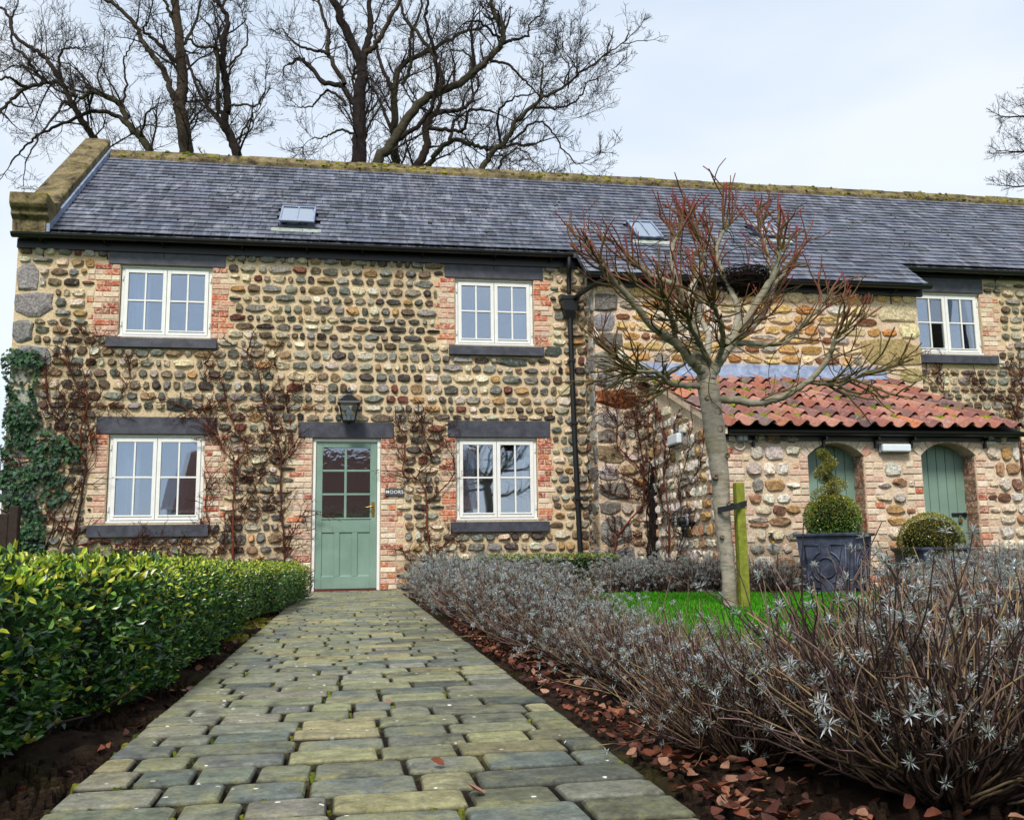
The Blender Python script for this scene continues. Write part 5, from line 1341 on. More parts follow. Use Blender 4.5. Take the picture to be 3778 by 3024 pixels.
creeper('climbing_creeper', 'large bare reddish creeper spreading between lower left window and green door',
        [([(492, 1245), (492, 1185), (492, 1112), (494, 1028), (497, 975), (520, 949), (499, 907), (479, 855), (468, 797)], .02, .006), ([(602, 1245), (599, 1180), (594, 1080), (591, 975), (589, 944), (573, 902), (555, 850), (541, 776), (518, 742)], .017, .005),
         ([(591, 975), (615, 939), (610, 886), (599, 834), (586, 792), (578, 755)], .01, .004), ([(497, 975), (468, 944), (455, 912), (410, 876), (374, 850), (330, 838)], .01, .004), ([(500, 1101), (541, 1022), (552, 991)], .009, .004),
         ([(499, 1112), (447, 1117), (434, 1038), (447, 1007)], .008, .004), ([(604, 1169), (625, 1101), (641, 1080)], .009, .004), ([(468, 944), (431, 860), (431, 760)], .008, .003), ([(520, 949), (560, 920), (575, 860)], .007, .003), ([(430, 1245), (440, 1180), (480, 1130)], .009, .004), ([(594, 1080), (540, 1075), (500, 1060)], .005, .003), ([(555, 850), (600, 830), (640, 800)], .005, .002)], pY0, 1, 202, 1.35, (-.95, -.05, 0))
creeper('climbing_creeper', 'bare orange-red creeper between green door and lower right window',
        [([(912, 1245), (909, 1185), (900, 1126), (897, 1063), (891, 1025), (873, 1007), (850, 1001), (853, 950), (844, 908), (832, 867)], .017, .005), ([(897, 1063), (927, 1033), (951, 1004), (954, 965), (936, 938), (927, 908), (939, 891)], .009, .004),
         ([(912, 965), (894, 920), (888, 891), (876, 870)], .007, .003), ([(873, 1007), (909, 968), (885, 947), (868, 908), (865, 876)], .008, .003), ([(900, 1126), (870, 1140), (856, 1180)], .006, .003), ([(905, 1150), (940, 1150), (980, 1120)], .006, .003)], pY0, 1, 203, 1.05, (1.3, -.05, 0))
def bundle(t, root):
    r = random.Random(77); polys = []
    for _ in range(70):
        x = 1371+r.gauss(9, 7); P = np.array([onY(x+r.gauss(0, 4), y, MY-.1-r.uniform(0, .12)) for y in np.linspace(1178, 1000+r.uniform(-30, 60), 8)])-root
        polys.append((P, np.full(8, r.uniform(.005, .012)), jit(lin((30, 24, 22)), .3, r)))
    tube_obj('old_stems', polys, TWIG, t, 5)
creeper('climbing_creeper', 'dense bare creeper with dark woody base in the corner beside the outhouse',
        [([(1288, 1210), (1292, 1166), (1297, 1129), (1327, 1092), (1362, 1036), (1320, 1003), (1283, 994)], .018, .005), ([(1367, 1031), (1339, 980), (1301, 943), (1297, 887), (1299, 826)], .012, .005), ([(1371, 1190), (1376, 1096), (1367, 957), (1362, 864), (1360, 798)], .018, .006),
         ([(1362, 1036), (1340, 1050), (1290, 1040), (1275, 1010)], .007, .003), ([(1301, 943), (1320, 900), (1345, 890), (1340, 840)], .007, .003), ([(1297, 887), (1270, 850), (1262, 800)], .006, .003), ([(1350, 1120), (1310, 1130), (1280, 1110)], .006, .003), ([(1355, 1060), (1350, 960), (1330, 860), (1325, 790)], .009, .004)], pYm, 1, 204, 1.4, (4.45, MY-.05, 0), (.1, .35), bundle)
creeper('climbing_creeper', 'bare creeper on the outhouse side wall round the caged flue',
        [([(1414, 1215), (1416, 1176), (1418, 1096), (1406, 1003), (1409, 933), (1395, 887), (1381, 826)], .014, .004), ([(1437, 1190), (1439, 1157), (1451, 1110), (1441, 1031), (1460, 957), (1469, 880)], .009, .003), ([(1406, 1003), (1425, 920), (1428, 870)], .008, .003), ([(1418, 1096), (1395, 1040), (1385, 960), (1388, 880)], .01, .004), ([(1441, 1031), (1480, 990), (1490, 930)], .006, .002)], pXo, 0, 205, .8, (OX0-.05, -1.6, 0), (.08, .3))
creeper('climbing_creeper', 'bare dark creeper on the far right wall below the end window',
        [([(2150, 1100), (2132, 873), (2106, 847), (2064, 820), (2043, 768)], .014, .005), ([(2160, 1100), (2138, 873), (2127, 810), (2111, 763)], .014, .004), ([(2180, 1000), (2156, 831), (2140, 789), (2145, 763)], .01, .004), ([(2000, 1000), (1985, 830), (1975, 790), (1965, 765)], .008, .003), ([(2127, 830), (2156, 800), (2160, 760)], .006, .003), ([(1985, 830), (1955, 800), (1945, 770)], .006, .003)], pY0, 1, 206, .8, (10.7, -.05, 0), (.1, .35))

def ivy():
    r = np.random.default_rng(33); polyd = [(8, 745), (30, 735), (95, 742), (92, 790), (70, 830), (82, 850), (90, 900), (120, 905), (150, 930), (180, 950), (165, 975), (120, 985), (140, 1010), (150, 1045), (128, 1060), (105, 1080), (100, 1120), (90, 1180), (85, 1245), (15, 1245), (22, 1140), (12, 1060), (-10, 1050), (-12, 1010), (15, 985), (5, 950), (12, 880), (18, 830), (8, 790)]
    poly = [tuple(onY(x, y, 0.0)[[0, 2]]) for x, y in polyd]
    P = []
    while len(P) < 2100:
        x, z = r.uniform(-4.15, -2.6), r.uniform(0, 3.4)
        if not inside(poly, np.array(x), np.array(z)): continue
        cl = math.sin(x*9+1)*math.sin(z*7+x*3)+.35*math.sin(z*17)
        if cl < -.35 and r.random() < .75: continue
        P.append((x, z, cl))
    P = np.array(P); n = len(P); out = .03+.07*r.random(n)+.05*np.clip(P[:, 2], 0, 1)
    base = np.stack([P[:, 0], -out, P[:, 1]], 1)
    sz = r.uniform(.022, .05, n)
    N = np.stack([r.normal(0, .45, n), -np.ones(n), r.normal(.45, .4, n)], 1); N /= np.linalg.norm(N, axis=1, keepdims=True)
    D = np.stack([r.normal(0, .5, n), r.normal(-.15, .2, n), -np.ones(n)], 1); D -= N*np.sum(D*N, 1, keepdims=True); D /= np.linalg.norm(D, axis=1, keepdims=True); S = np.cross(D, N)
    shp = [(0, -.35), (.35, -.55), (.8, -.1), (.42, .1), (.5, .55), (.18, .5), (0, 1.15), (-.18, .5), (-.5, .55), (-.42, .1), (-.8, -.1), (-.35, -.55)]
    V = np.stack([base+sz[:, None]*(S*a+D*b+N*(.16*abs(a)-.1*b*b)) for a, b in shp]+[base], 1); k = len(shp)+1
    T = np.array([(12, i, (i+1) % 12) for i in range(12)]); F = (np.arange(n)*k)[:, None, None]+T[None]
    pal = np.array([lin((30, 58, 34)), lin((40, 74, 42)), lin((24, 44, 30)), lin((52, 88, 48)), lin((60, 84, 70))]); C = pal[r.integers(0, 5, n)]*r.uniform(.75, 1.3, (n, 1))
    root = np.array([-3.7, -.05, 0.0]); t = empty('ivy', root); tag(t, 'dark green ivy climbing the left corner of the cottage', 'ivy')
    o = obj('leaves', V.reshape(-1, 3)-root, F.reshape(-1, 3), IVYM, t, np.repeat(C, k, 0)); tag(o, kind='stuff')
    rr_ = random.Random(3); polys = []
    for q in range(9):
        x = -3.9+q*.07; Q, _ = wander((x, -.03, 0), (rr_.uniform(-.1, .2), 0, 1), rr_.uniform(1.5, 3.0), 24, .1, rr_, 0, 1); Q[:, 1] = -.035; Q[:, 0] = np.clip(Q[:, 0], -3.97, -2.8); polys.append((Q-root, np.linspace(.012, .004, 24), VC[2]))
    tube_obj('stem', polys, TWIG, t, 5)
ivy()

# ------------------------------------------------------------------ box hedges and topiary
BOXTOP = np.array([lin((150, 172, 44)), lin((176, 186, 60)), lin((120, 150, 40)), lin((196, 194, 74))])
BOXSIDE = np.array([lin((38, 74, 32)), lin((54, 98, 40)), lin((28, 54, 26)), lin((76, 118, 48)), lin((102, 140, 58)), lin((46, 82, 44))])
def leaf_shell(P, N, r, size, pal, n6=False, tipbias=None, palt=None, pt=None, spread=.7):
    """leaves standing on surface points P with outward normals N"""
    n = len(P); D = N*1.0+r.normal(0, spread, (n, 3)); D[:, 2] += .35
    NN = r.normal(0, 1, (n, 3))+N*.4+np.array([0, 0, .8])
    C = pal[r.integers(0, len(pal), n)]
    if palt is not None:
        m = r.random(n) < pt; C[m] = palt[r.integers(0, len(palt), m.sum())]
    C = C*r.uniform(.7, 1.3, (n, 1)); L = r.uniform(*size, n)
    return leaves(P, D, NN, L, L*r.uniform(.42, .58, n), C, n6)
def hedge_pts(n, x0, x1f, y0, y1, zf, r):
    """points on a rounded box hedge: right face x1f(y), top zf(y), also the y0 and y1 ends"""
    k = r.random(n); y = y0+(y1-y0)*r.random(n); xr = x1f(y); zt = zf(y)
    lump = .03*np.sin(y*5.1)+.025*np.sin(y*11.3+1)
    P = np.zeros((n, 3)); N = np.zeros((n, 3)); top = k < .38
    u = r.random(n)
    P[top] = np.stack([x0+(xr[top]-x0)*u[top]+0*u[top], y[top], zt[top]+lump[top]*.5+r.normal(0, .012, top.sum())], 1); N[top] = (0, 0, 1)
    sd_ = ~top; h = zt*(u**.9)
    bul = .045*np.sin(np.clip(u, 0, 1)*math.pi)
    P[sd_] = np.stack([xr[sd_]+bul[sd_]+lump[sd_]+r.normal(0, .014, sd_.sum()), y[sd_], np.maximum(.03, h[sd_])], 1); N[sd_] = (1, 0, .15)
    # round the shoulder
    sh = sd_ & (h > zt-.06); P[sh, 0] -= (h[sh]-(zt[sh]-.06))*.6; N[sh] = (.7, 0, .7)
    e = r.random(n) < .06; ee = e & (y > (y0+y1)/2)
    P[ee] = np.stack([x0+(xr[ee]-x0)*r.random(ee.sum()), np.full(ee.sum(), y1)+r.normal(0, .015, ee.sum()), zt[ee]*r.random(ee.sum())], 1); N[ee] = (0, 1, .1)
    e2 = e & (y <= (y0+y1)/2)
    P[e2] = np.stack([x0+(xr[e2]-x0)*r.random(e2.sum()), np.full(e2.sum(), y0)+r.normal(0, .015, e2.sum()), zt[e2]*r.random(e2.sum())], 1); N[e2] = (0, -1, .1)
    return P, N, top | sh, u
def hedge_core(name, x0, x1f, y0, y1, zf, parent, inset=.045):
    ys = np.linspace(y0+inset, y1-inset, 40); V = []
    for y in ys:
        xr = float(x1f(np.array(y)))-inset+.03*math.sin(y*5.1)+.025*math.sin(y*11.3+1); zt = float(zf(np.array(y)))-inset
        V += [(x0+inset, y, -.02), (xr-.02, y, -.02), (xr, y, zt*.6), (xr-.05, y, zt), (x0+inset, y, zt)]
    F = [(5*i+k, 5*i+(k+1) % 5, 5*i+5+(k+1) % 5, 5*i+5+k) for i in range(39) for k in range(5)]+[(4, 3, 2, 1, 0), tuple(195+k for k in range(5))]
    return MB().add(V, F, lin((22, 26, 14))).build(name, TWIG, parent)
hg = empty('box_hedge', (-.6, -6.5, 0)); tag(hg, 'long clipped box hedge with yellow-green tips left of the path', 'hedge')
hoff = np.array([-.6, -6.5, 0])
def hx(y): return np.interp(y, [-12.6, -10.6, -9.7, -8.6, -7.0, -5.8, -5.2, -3.5, -2.2], [-.42, -.36, -.20, -.20, -.22, -.30, -.14, -.03, .0])
def hz(y): return np.interp(y, [-12.6, -10.5, -8, -5, -2.2], [.50, .485, .455, .41, .385])
r_ = np.random.default_rng(81)
Vs, Fs, Cs, nb = [], [], [], 0
def acc(t):
    global nb
    Vs.append(t[0]); Fs.append(t[1]+nb); Cs.append(t[2]); nb += len(t[0])
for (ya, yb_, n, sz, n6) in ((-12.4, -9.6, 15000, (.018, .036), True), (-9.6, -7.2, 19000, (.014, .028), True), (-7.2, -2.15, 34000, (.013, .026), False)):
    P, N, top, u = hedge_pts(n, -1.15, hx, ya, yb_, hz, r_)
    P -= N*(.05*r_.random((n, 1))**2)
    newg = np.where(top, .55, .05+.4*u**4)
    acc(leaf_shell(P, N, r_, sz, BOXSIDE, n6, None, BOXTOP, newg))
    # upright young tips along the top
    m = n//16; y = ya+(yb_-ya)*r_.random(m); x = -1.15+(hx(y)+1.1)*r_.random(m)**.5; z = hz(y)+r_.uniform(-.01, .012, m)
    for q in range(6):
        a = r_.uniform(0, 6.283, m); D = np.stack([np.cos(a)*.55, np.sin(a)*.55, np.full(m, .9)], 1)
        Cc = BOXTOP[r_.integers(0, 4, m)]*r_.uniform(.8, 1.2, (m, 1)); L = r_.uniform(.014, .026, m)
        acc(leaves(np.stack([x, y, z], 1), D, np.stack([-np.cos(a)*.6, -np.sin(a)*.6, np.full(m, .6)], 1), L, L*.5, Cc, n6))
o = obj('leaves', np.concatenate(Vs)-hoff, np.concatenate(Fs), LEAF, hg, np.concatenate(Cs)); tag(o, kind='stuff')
o = hedge_core('twigs', -1.15, hx, -12.4, -2.15, hz, hg); o.location = Vector(-hoff)  # solid dark core added inside the leaves to block light
rr_ = random.Random(4); polys = []
for _ in range(260):
    y = rr_.uniform(-12, -2.3); x = float(hx(np.array(y)))-rr_.uniform(.04, .25); Q, _ = wander((x, y, -.03), (rr_.gauss(0, .3), rr_.gauss(0, .3), 1), rr_.uniform(.12, .3), 6, .2, rr_); polys.append((Q-hoff, np.linspace(.006, .003, 6), lin((60, 48, 38))))
tag(tube_obj('stems', polys, TWIG, hg, 4), kind='stuff')
# small hedge under the lower right window
h2 = empty('box_hedge', (3.2, -1.15, 0)); tag(h2, 'short low dark box hedge at the wall below the downpipe', 'hedge')
Vs, Fs, Cs, nb = [], [], [], 0; n = 15000
P = np.stack([r_.uniform(2.15, 3.92, n), r_.uniform(-1.42, -.9, n), r_.uniform(0, .425, n)], 1); N = np.zeros((n, 3)); q = r_.integers(0, 5, n)
P[q == 0, 1] = -1.42; N[q == 0] = (0, -1, .1); P[q == 1, 1] = -1.42; N[q == 1] = (0, -1, .1); P[q == 2, 2] = .425; N[q == 2] = (0, 0, 1); P[q == 3, 0] = 3.92; N[q == 3] = (1, 0, 0); P[q == 4, 0] = 2.15; N[q == 4] = (-1, 0, 0)
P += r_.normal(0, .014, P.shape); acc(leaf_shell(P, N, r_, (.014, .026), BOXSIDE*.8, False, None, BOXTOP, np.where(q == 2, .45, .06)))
o = obj('leaves', np.concatenate(Vs)-np.array([3.2, -1.15, 0]), np.concatenate(Fs), LEAF, h2, np.concatenate(Cs)); tag(o, kind='stuff')
MB().box(-1.0, .67, -.22, .2, -.02, .38, lin((18, 22, 12))).build('twigs', TWIG, h2)  # dark filler box behind the leaves, added to stop light passing through

def sphere_pts(n, r):
    v = r.normal(0, 1, (n, 3)); return v/np.linalg.norm(v, axis=1, keepdims=True)
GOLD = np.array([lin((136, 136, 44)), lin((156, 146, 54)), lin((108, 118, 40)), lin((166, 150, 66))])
def square_planter(name, loc, w0, w1, h, label, mould=True):
    t = empty(name, loc); tag(t, label, 'planter', 'square lead planters')
    m = MB(); hb, ht = w0/2, w1/2
    ring = lambda w, z: [(-w, -w, z), (w, -w, z), (w, w, z), (-w, w, z)]
    V = ring(hb, 0)+ring(ht, h)+ring(ht-.03, h)+ring(ht-.04, h-.05)
    F = [(q*4+i, q*4+(i+1) % 4, q*4+4+(i+1) % 4, q*4+4+i) for q in range(3) for i in range(4)]+[(3, 2, 1, 0)]
    m.add(V, F).build('box', LEAD_DK, t)
    m = MB(); V = ring(ht+.025, h-.015)+ring(ht+.03, h+.018)+ring(ht-.02, h+.018)+ring(ht-.02, h-.015)
    bev(m.add(V, [(q*4+i, q*4+(i+1) % 4, (q*4+4+(i+1) % 4) % 16, (q*4+4+i) % 16) for q in range(4) for i in range(4)]).build('rim', LEAD_DK, t), .006)
    MB().add(ring(ht-.045, h-.04), [(0, 1, 2, 3)]).build('soil', SOIL, t)
    if mould:
        for f in range(4):
            c, s = math.cos(f*math.pi/2), math.sin(f*math.pi/2)
            def mp_(u, v, o):      # u,v in -1..1 / 0..1 on the face
                w = hb+(ht-hb)*v; a, b, z = u*w, -w-o, v*h; return (a*c-b*s, a*s+b*c, z)
            lines = []
            for mir in (-1, 1):
                k = lambda u, v: (mir*u, v)
                lines.append([k(.2, .84), k(.76, .84), k(.76, .12), k(.30, .12)]); lines.append([k(.2, .84), k(.2, .70)])
            for rad, a0, a1 in ((.58, -62, 242), (.36, 0, 360)):
                for mir in (1,):
                    A = np.radians(np.linspace(a0, a1, 33)) if rad < .5 else None
                    if A is not None: lines.append([(rad*math.cos(a), .46+rad*.46*math.sin(a)) for a in A])
            for mir in (-1, 1):
                A = np.radians(np.linspace(-66, 70, 20)); lines.append([(mir*.57*math.cos(a), .46+.27*math.sin(a)) for a in A])
            polys = []
            for L in lines:
                P = np.array([mp_(u, v, .004) for u, v in L]); polys.append((P, np.full(len(P), .011), (.05,)*3))
            tube_obj('moulding', polys, LEAD_DK, t, 6)
    return t
PLX, PLY = 5.60, -3.80
plm = square_planter('planter', (PLX, PLY, 0), .50, .595, .62, 'square dark lead planter with circle moulding, holding the spiral topiary')
square_planter('planter', (6.78, -3.72, 0), .5, .56, .46, 'dark square planter under the round ball topiary by the door', False)
plm.rotation_euler.z = math.radians(-48)
tp_ = empty('spiral_topiary', (PLX, PLY, .6)); tag(tp_, 'box topiary with a spiral top growing from a round ball', 'topiary')
Vs, Fs, Cs, nb = [], [], [], 0
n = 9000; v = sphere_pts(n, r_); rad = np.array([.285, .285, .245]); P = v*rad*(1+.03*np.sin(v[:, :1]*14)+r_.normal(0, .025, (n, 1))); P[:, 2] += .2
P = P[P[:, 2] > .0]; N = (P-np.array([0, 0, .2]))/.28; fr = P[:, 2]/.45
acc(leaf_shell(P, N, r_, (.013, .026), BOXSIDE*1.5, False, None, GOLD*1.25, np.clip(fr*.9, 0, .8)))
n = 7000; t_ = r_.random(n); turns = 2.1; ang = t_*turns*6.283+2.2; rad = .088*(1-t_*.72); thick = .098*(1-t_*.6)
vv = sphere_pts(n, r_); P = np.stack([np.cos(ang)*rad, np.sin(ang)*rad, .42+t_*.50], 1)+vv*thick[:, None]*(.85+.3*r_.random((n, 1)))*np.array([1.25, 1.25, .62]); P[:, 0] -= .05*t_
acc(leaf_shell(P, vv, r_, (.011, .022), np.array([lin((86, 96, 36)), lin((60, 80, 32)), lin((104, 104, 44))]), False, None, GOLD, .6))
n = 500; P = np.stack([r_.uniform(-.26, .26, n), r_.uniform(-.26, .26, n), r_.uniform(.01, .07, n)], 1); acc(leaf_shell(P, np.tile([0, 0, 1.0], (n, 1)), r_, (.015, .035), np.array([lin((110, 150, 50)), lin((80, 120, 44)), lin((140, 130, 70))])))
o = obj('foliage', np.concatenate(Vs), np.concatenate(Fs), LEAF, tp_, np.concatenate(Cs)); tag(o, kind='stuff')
m = MB(); n = 12
for q, (rad, z) in enumerate(((.1, -.02), (.23, .08), (.255, .2), (.22, .32), (.1, .41), (.02, .42))):
    pass
V = [(rad*math.cos(i*6.283/n), rad*math.sin(i*6.283/n), z) for rad, z in ((.1, -.02), (.22, .08), (.25, .2), (.21, .33), (.1, .41), (.02, .42)) for i in range(n)]
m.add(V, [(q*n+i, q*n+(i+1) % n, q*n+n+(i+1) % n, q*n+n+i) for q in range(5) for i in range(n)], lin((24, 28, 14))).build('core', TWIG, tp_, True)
P_ = np.array([(math.cos(t*turns*6.283+2.2)*.088*(1-t*.72)*.6-.05*t, math.sin(t*turns*6.283+2.2)*.088*(1-t*.72)*.6, .40+t*.5) for t in np.linspace(0, 1, 40)])
tube_obj('stem', [(P_, np.linspace(.04, .012, 40), lin((50, 44, 26)))], TWIG, tp_, 6)
bt = empty('ball_topiary', (6.78, -3.72, .45)); tag(bt, 'clipped golden-green box ball in front of the padlocked door', 'topiary')
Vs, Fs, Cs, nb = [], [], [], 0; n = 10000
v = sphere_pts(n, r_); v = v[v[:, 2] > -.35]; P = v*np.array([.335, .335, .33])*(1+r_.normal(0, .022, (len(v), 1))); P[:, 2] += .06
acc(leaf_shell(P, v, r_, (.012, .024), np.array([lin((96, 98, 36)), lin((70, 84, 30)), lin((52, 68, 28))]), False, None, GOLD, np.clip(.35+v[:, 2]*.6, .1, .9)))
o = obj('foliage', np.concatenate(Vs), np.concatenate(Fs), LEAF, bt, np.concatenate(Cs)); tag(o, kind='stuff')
V = [(rad*math.cos(i*6.283/12), rad*math.sin(i*6.283/12), z) for rad, z in ((.2, -.02), (.29, .05), (.29, .15), (.2, .29), (.02, .34)) for i in range(12)]
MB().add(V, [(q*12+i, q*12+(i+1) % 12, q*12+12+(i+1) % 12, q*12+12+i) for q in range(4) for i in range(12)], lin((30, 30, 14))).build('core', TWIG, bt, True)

# ------------------------------------------------------------------ lavender
LST = [lin((108, 88, 74)), lin((70, 56, 50)), lin((146, 124, 96)), lin((52, 44, 40)), lin((124, 100, 96)), lin((64, 50, 46))]
LLF = np.array([lin((158, 164, 164)), lin((178, 184, 186)), lin((134, 144, 138)), lin((196, 200, 204)), lin((122, 136, 112))])
def lavender_mesh(seed, n_stem, R, H, ros, leafL, sides=4, spikes=20, low=.25):
    r = random.Random(seed); rn = np.random.default_rng(seed); st_ = []; RP, RD, RS = [], [], []
    for i in range(n_stem):
        a = r.uniform(0, 6.283); k = math.sqrt(r.random()); tilt = k*1.12
        p = np.array([math.cos(a)*k*.09, math.sin(a)*k*.09, -.02]); d = np.array([math.cos(a)*math.sin(tilt), math.sin(a)*math.sin(tilt), math.cos(tilt)])
        L = math.hypot(R*k, H)*r.uniform(.72, 1.08)
        Q, dd = wander(p, d, L, 9, .15, r, .075); c = jit(r.choice(LST), .2, r); st_.append((Q, np.linspace(.0042, .0019, 9), c))
        for _ in range(r.choice([3, 3, 4, 5, 6])):
            q, tg_ = at_len(Q, r.uniform(.3, .97)); Q2, d2 = wander(q, side_dir(tg_, r, r.uniform(.3, .75), .28), L*r.uniform(.16, .42), 5, .13, r, .06)
            st_.append((Q2, np.linspace(.0022, .0013, 5), jit(r.choice(LST), .2, r)))
            if r.random() < ros: RP.append(Q2[-1]); RD.append(d2); RS.append(r.uniform(.8, 1.2))
            if r.random() < ros*.5: RP.append(Q2[2]); RD.append(d2); RS.append(r.uniform(.5, .8))
        if r.random() < ros: RP.append(Q[-1]); RD.append(dd); RS.append(r.uniform(.9, 1.3))
        if r.random() < ros*low: RP.append(at_len(Q, r.uniform(.4, .85))[0]); RD.append(dd); RS.append(r.uniform(.5, .8))
    for _ in range(spikes):
        a = r.uniform(0, 6.283); k = math.sqrt(r.random())*.8; p = np.array([math.cos(a)*k*R, math.sin(a)*k*R, H*(.55-.2*k)])
        Q, _ = wander(p, (math.cos(a)*.3*k, math.sin(a)*.3*k, 1), r.uniform(.1, .2), 4, .05, r); st_.append((Q, np.linspace(.0018, .0014, 4), jit(lin((120, 96, 84)), .2, r)))
    V, F, C = tubes(st_, sides)
    RP, RD, RS = np.array(RP), np.array(RD), np.array(RS); m = len(RP); VV, FF, CC, b = [], [], [], 0
    for tier, (cnt, el, ls) in enumerate(((7, .35, 1.0), (6, .75, .85), (4, 1.2, .6))):
        for q in range(cnt):
            ref = np.array([.3, .2, .1]); S1 = np.cross(RD, ref); S1 /= np.linalg.norm(S1, axis=1, keepdims=True)+1e-9; S2 = np.cross(RD, S1)
            a = q*6.283/cnt+tier*.5+rn.normal(0, .2, m); out = S1*np.cos(a)[:, None]+S2*np.sin(a)[:, None]; e = el+rn.normal(0, .15, m)
            D = out*np.cos(e)[:, None]+RD*np.sin(e)[:, None]; N = RD*np.cos(e)[:, None]-out*np.sin(e)[:, None]; L = leafL*ls*RS*rn.uniform(.8, 1.2, m)
            Cc = LLF[rn.integers(0, len(LLF), m)]*rn.uniform(.8, 1.15, (m, 1))
            t = leaves(RP-RD*.006*(1-tier), D, N, L, L*.17, Cc, False, .35); VV.append(t[0]); FF.append(t[1]+b); CC.append(t[2]); b += len(t[0])
    return (V, F, C), (np.concatenate(VV), np.concatenate(FF), np.concatenate(CC))
def lav_proto(*a, **k):
    s_, l_ = lavender_mesh(*a, **k)
    return mesh_data('stems', s_[0], s_[1], TWIG, s_[2], True), mesh_data('leaves', l_[0], l_[1], LAVM, l_[2], False)
LAVD = [lav_proto(300+i, 250, .36, .36, .6, .023, 3) for i in range(3)]          # leafy, silver
LAVS = [lav_proto(310+i, 300, .40, .36, .26, .026, 3, low=.4) for i in range(3)]         # sparse, woody
LAVF = [lav_proto(320+i, 520, .50, .40, .16, .024, 5, low=.5) for i in range(2)]         # nearest, woody stems
def lav(x, y, kind, i, label, group, s=1.0, z=0.0):
    t = empty('lavender_bush', (x, y, z-.02), (i*2.399) % 6.283); t.scale = (s, s, s); tag(t, label, 'lavender', group)
    st_m, lf_m = kind[i % len(kind)]
    link(bpy.data.objects.new('stems', st_m), t); o = link(bpy.data.objects.new('leaves', lf_m), t)
    return t
G1, G2, G3, G4 = 'lavender bushes edging the path', 'lavender bushes along the outhouse', 'lavender bushes in front of the ball topiary', 'lavender bushes in the right foreground'
ordn = ['first', 'second', 'third', 'fourth', 'fifth', 'sixth', 'seventh', 'eighth', 'ninth', 'tenth', 'eleventh', 'twelfth']
row1 = [(1.52, -2.75, 1.0), (1.56, -3.35, 1.05), (1.52, -4.0, 1.0), (1.56, -4.65, 1.0), (1.52, -5.3, .98), (1.52, -5.95, .98), (1.54, -6.6, .95), (1.52, -7.2, .94), (1.54, -7.8, .9), (1.54, -8.4, .8), (1.54, -8.95, .7), (1.54, -9.45, .62)]
for i, (x, y, s_) in enumerate(row1):
    lav(x, y, LAVD if i < 6 else LAVS, i, '%s silvery lavender bush from the green door along the path edge' % ordn[i], G1, s_)
for i, (x, y, s_) in enumerate([(2.2, -2.5, .95), (2.35, -3.2, .9), (2.75, -2.35, .9)]):
    lav(x, y, LAVD, i+1, ['silvery lavender bush behind the path row, nearest the short box hedge', 'silvery lavender bush at the lawn corner behind the path row', 'silvery lavender bush just in front of the short box hedge'][i], G1, s_)
for i, (x, y, s_) in enumerate([(3.72, -2.2, 1.0), (4.02, -2.72, 1.0), (4.36, -3.1, 1.0), (4.98, -3.62, .9)]):
    lav(x, y, LAVD if i < 2 else LAVS, i, ['silvery lavender bush left of the tree, beside the box hedge end', 'silvery lavender bush left of the tree below the caged flue', 'twiggy lavender bush just left of the pollarded trunk', 'twiggy lavender bush between stake and lead planter'][i], G2, s_)
for i, (x, y, s_) in enumerate([(6.15, -4.3, .7), (6.45, -4.7, .95), (6.95, -4.5, 1.05), (7.5, -4.4, 1.1), (6.2, -5.3, 1.0), (6.8, -5.2, 1.05), (5.75, -5.4, .72)]):
    lav(x, y, LAVD if i % 2 else LAVS, i, ['lavender bush touching the right side of the lead planter', 'lavender bush directly below the ball topiary', 'lavender bush below the padlocked door', 'tall lavender bush at the right edge beyond the padlocked door', 'lavender bush one row in front of the ball topiary', 'silvery lavender bush at the right edge, row in front of the doors', 'lavender bush standing in front of the lead planter base'][i], G3, s_)
for i, (x, y, s_) in enumerate([(5.4, -6.3, .85), (4.95, -7.1, .85), (4.5, -7.9, .88), (4.05, -8.6, .9), (3.6, -9.2, .9), (3.15, -9.75, .88)]):
    lav(x, y, LAVS if i % 2 else LAVD, i+1, '%s lavender bush of the right-hand row counted from the lead planter' % ordn[i], G4, s_)
for i, (x, y, s_) in enumerate([(1.78, -11.34, .86), (2.30, -10.85, .86), (1.56, -10.0, .56), (2.62, -10.3, .8), (1.50, -10.95, .62)]):
    lav(x, y, LAVF, i, ['large woody lavender bush nearest the camera at bottom right', 'woody lavender bush cut by the right edge of the foreground', 'woody lavender bush by the path, last before the big foreground one', 'woody lavender bush behind the big foreground one, near the lawn', 'low woody lavender bush at the path edge beside the big foreground one'][i], G4, s_)

# ------------------------------------------------------------------ grass, fallen leaves, moss, soil crumbs
n = 95000; x = r_.uniform(1.95, 6.0, n*2); y = r_.uniform(-10.3, -3.3, n*2); k = inside(LAWN, x, y); x, y = x[k][:n], y[k][:n]; n = len(x)
D = np.stack([r_.normal(0, .35, n), r_.normal(0, .35, n), np.ones(n)], 1); N = np.stack([r_.normal(0, 1, n), -np.ones(n), r_.normal(0, .3, n)], 1)
GP = np.array([lin((66, 146, 26)), lin((88, 168, 34)), lin((50, 120, 20)), lin((108, 180, 44))]); L = r_.uniform(.03, .075, n)
V, F, C = leaves(np.stack([x, y, np.zeros(n)], 1), D, N, L, np.full(n, .0065), GP[r_.integers(0, 4, n)]*r_.uniform(.8, 1.2, (n, 1)), False, .5)
tag(obj('grass', V, F, GRASSM, None, C), 'bright green short lawn grass round the pollarded tree', 'grass', kind='stuff')
DP = np.array([lin((112, 64, 46)), lin((130, 84, 62)), lin((84, 48, 38)), lin((150, 112, 92)), lin((66, 40, 34))])
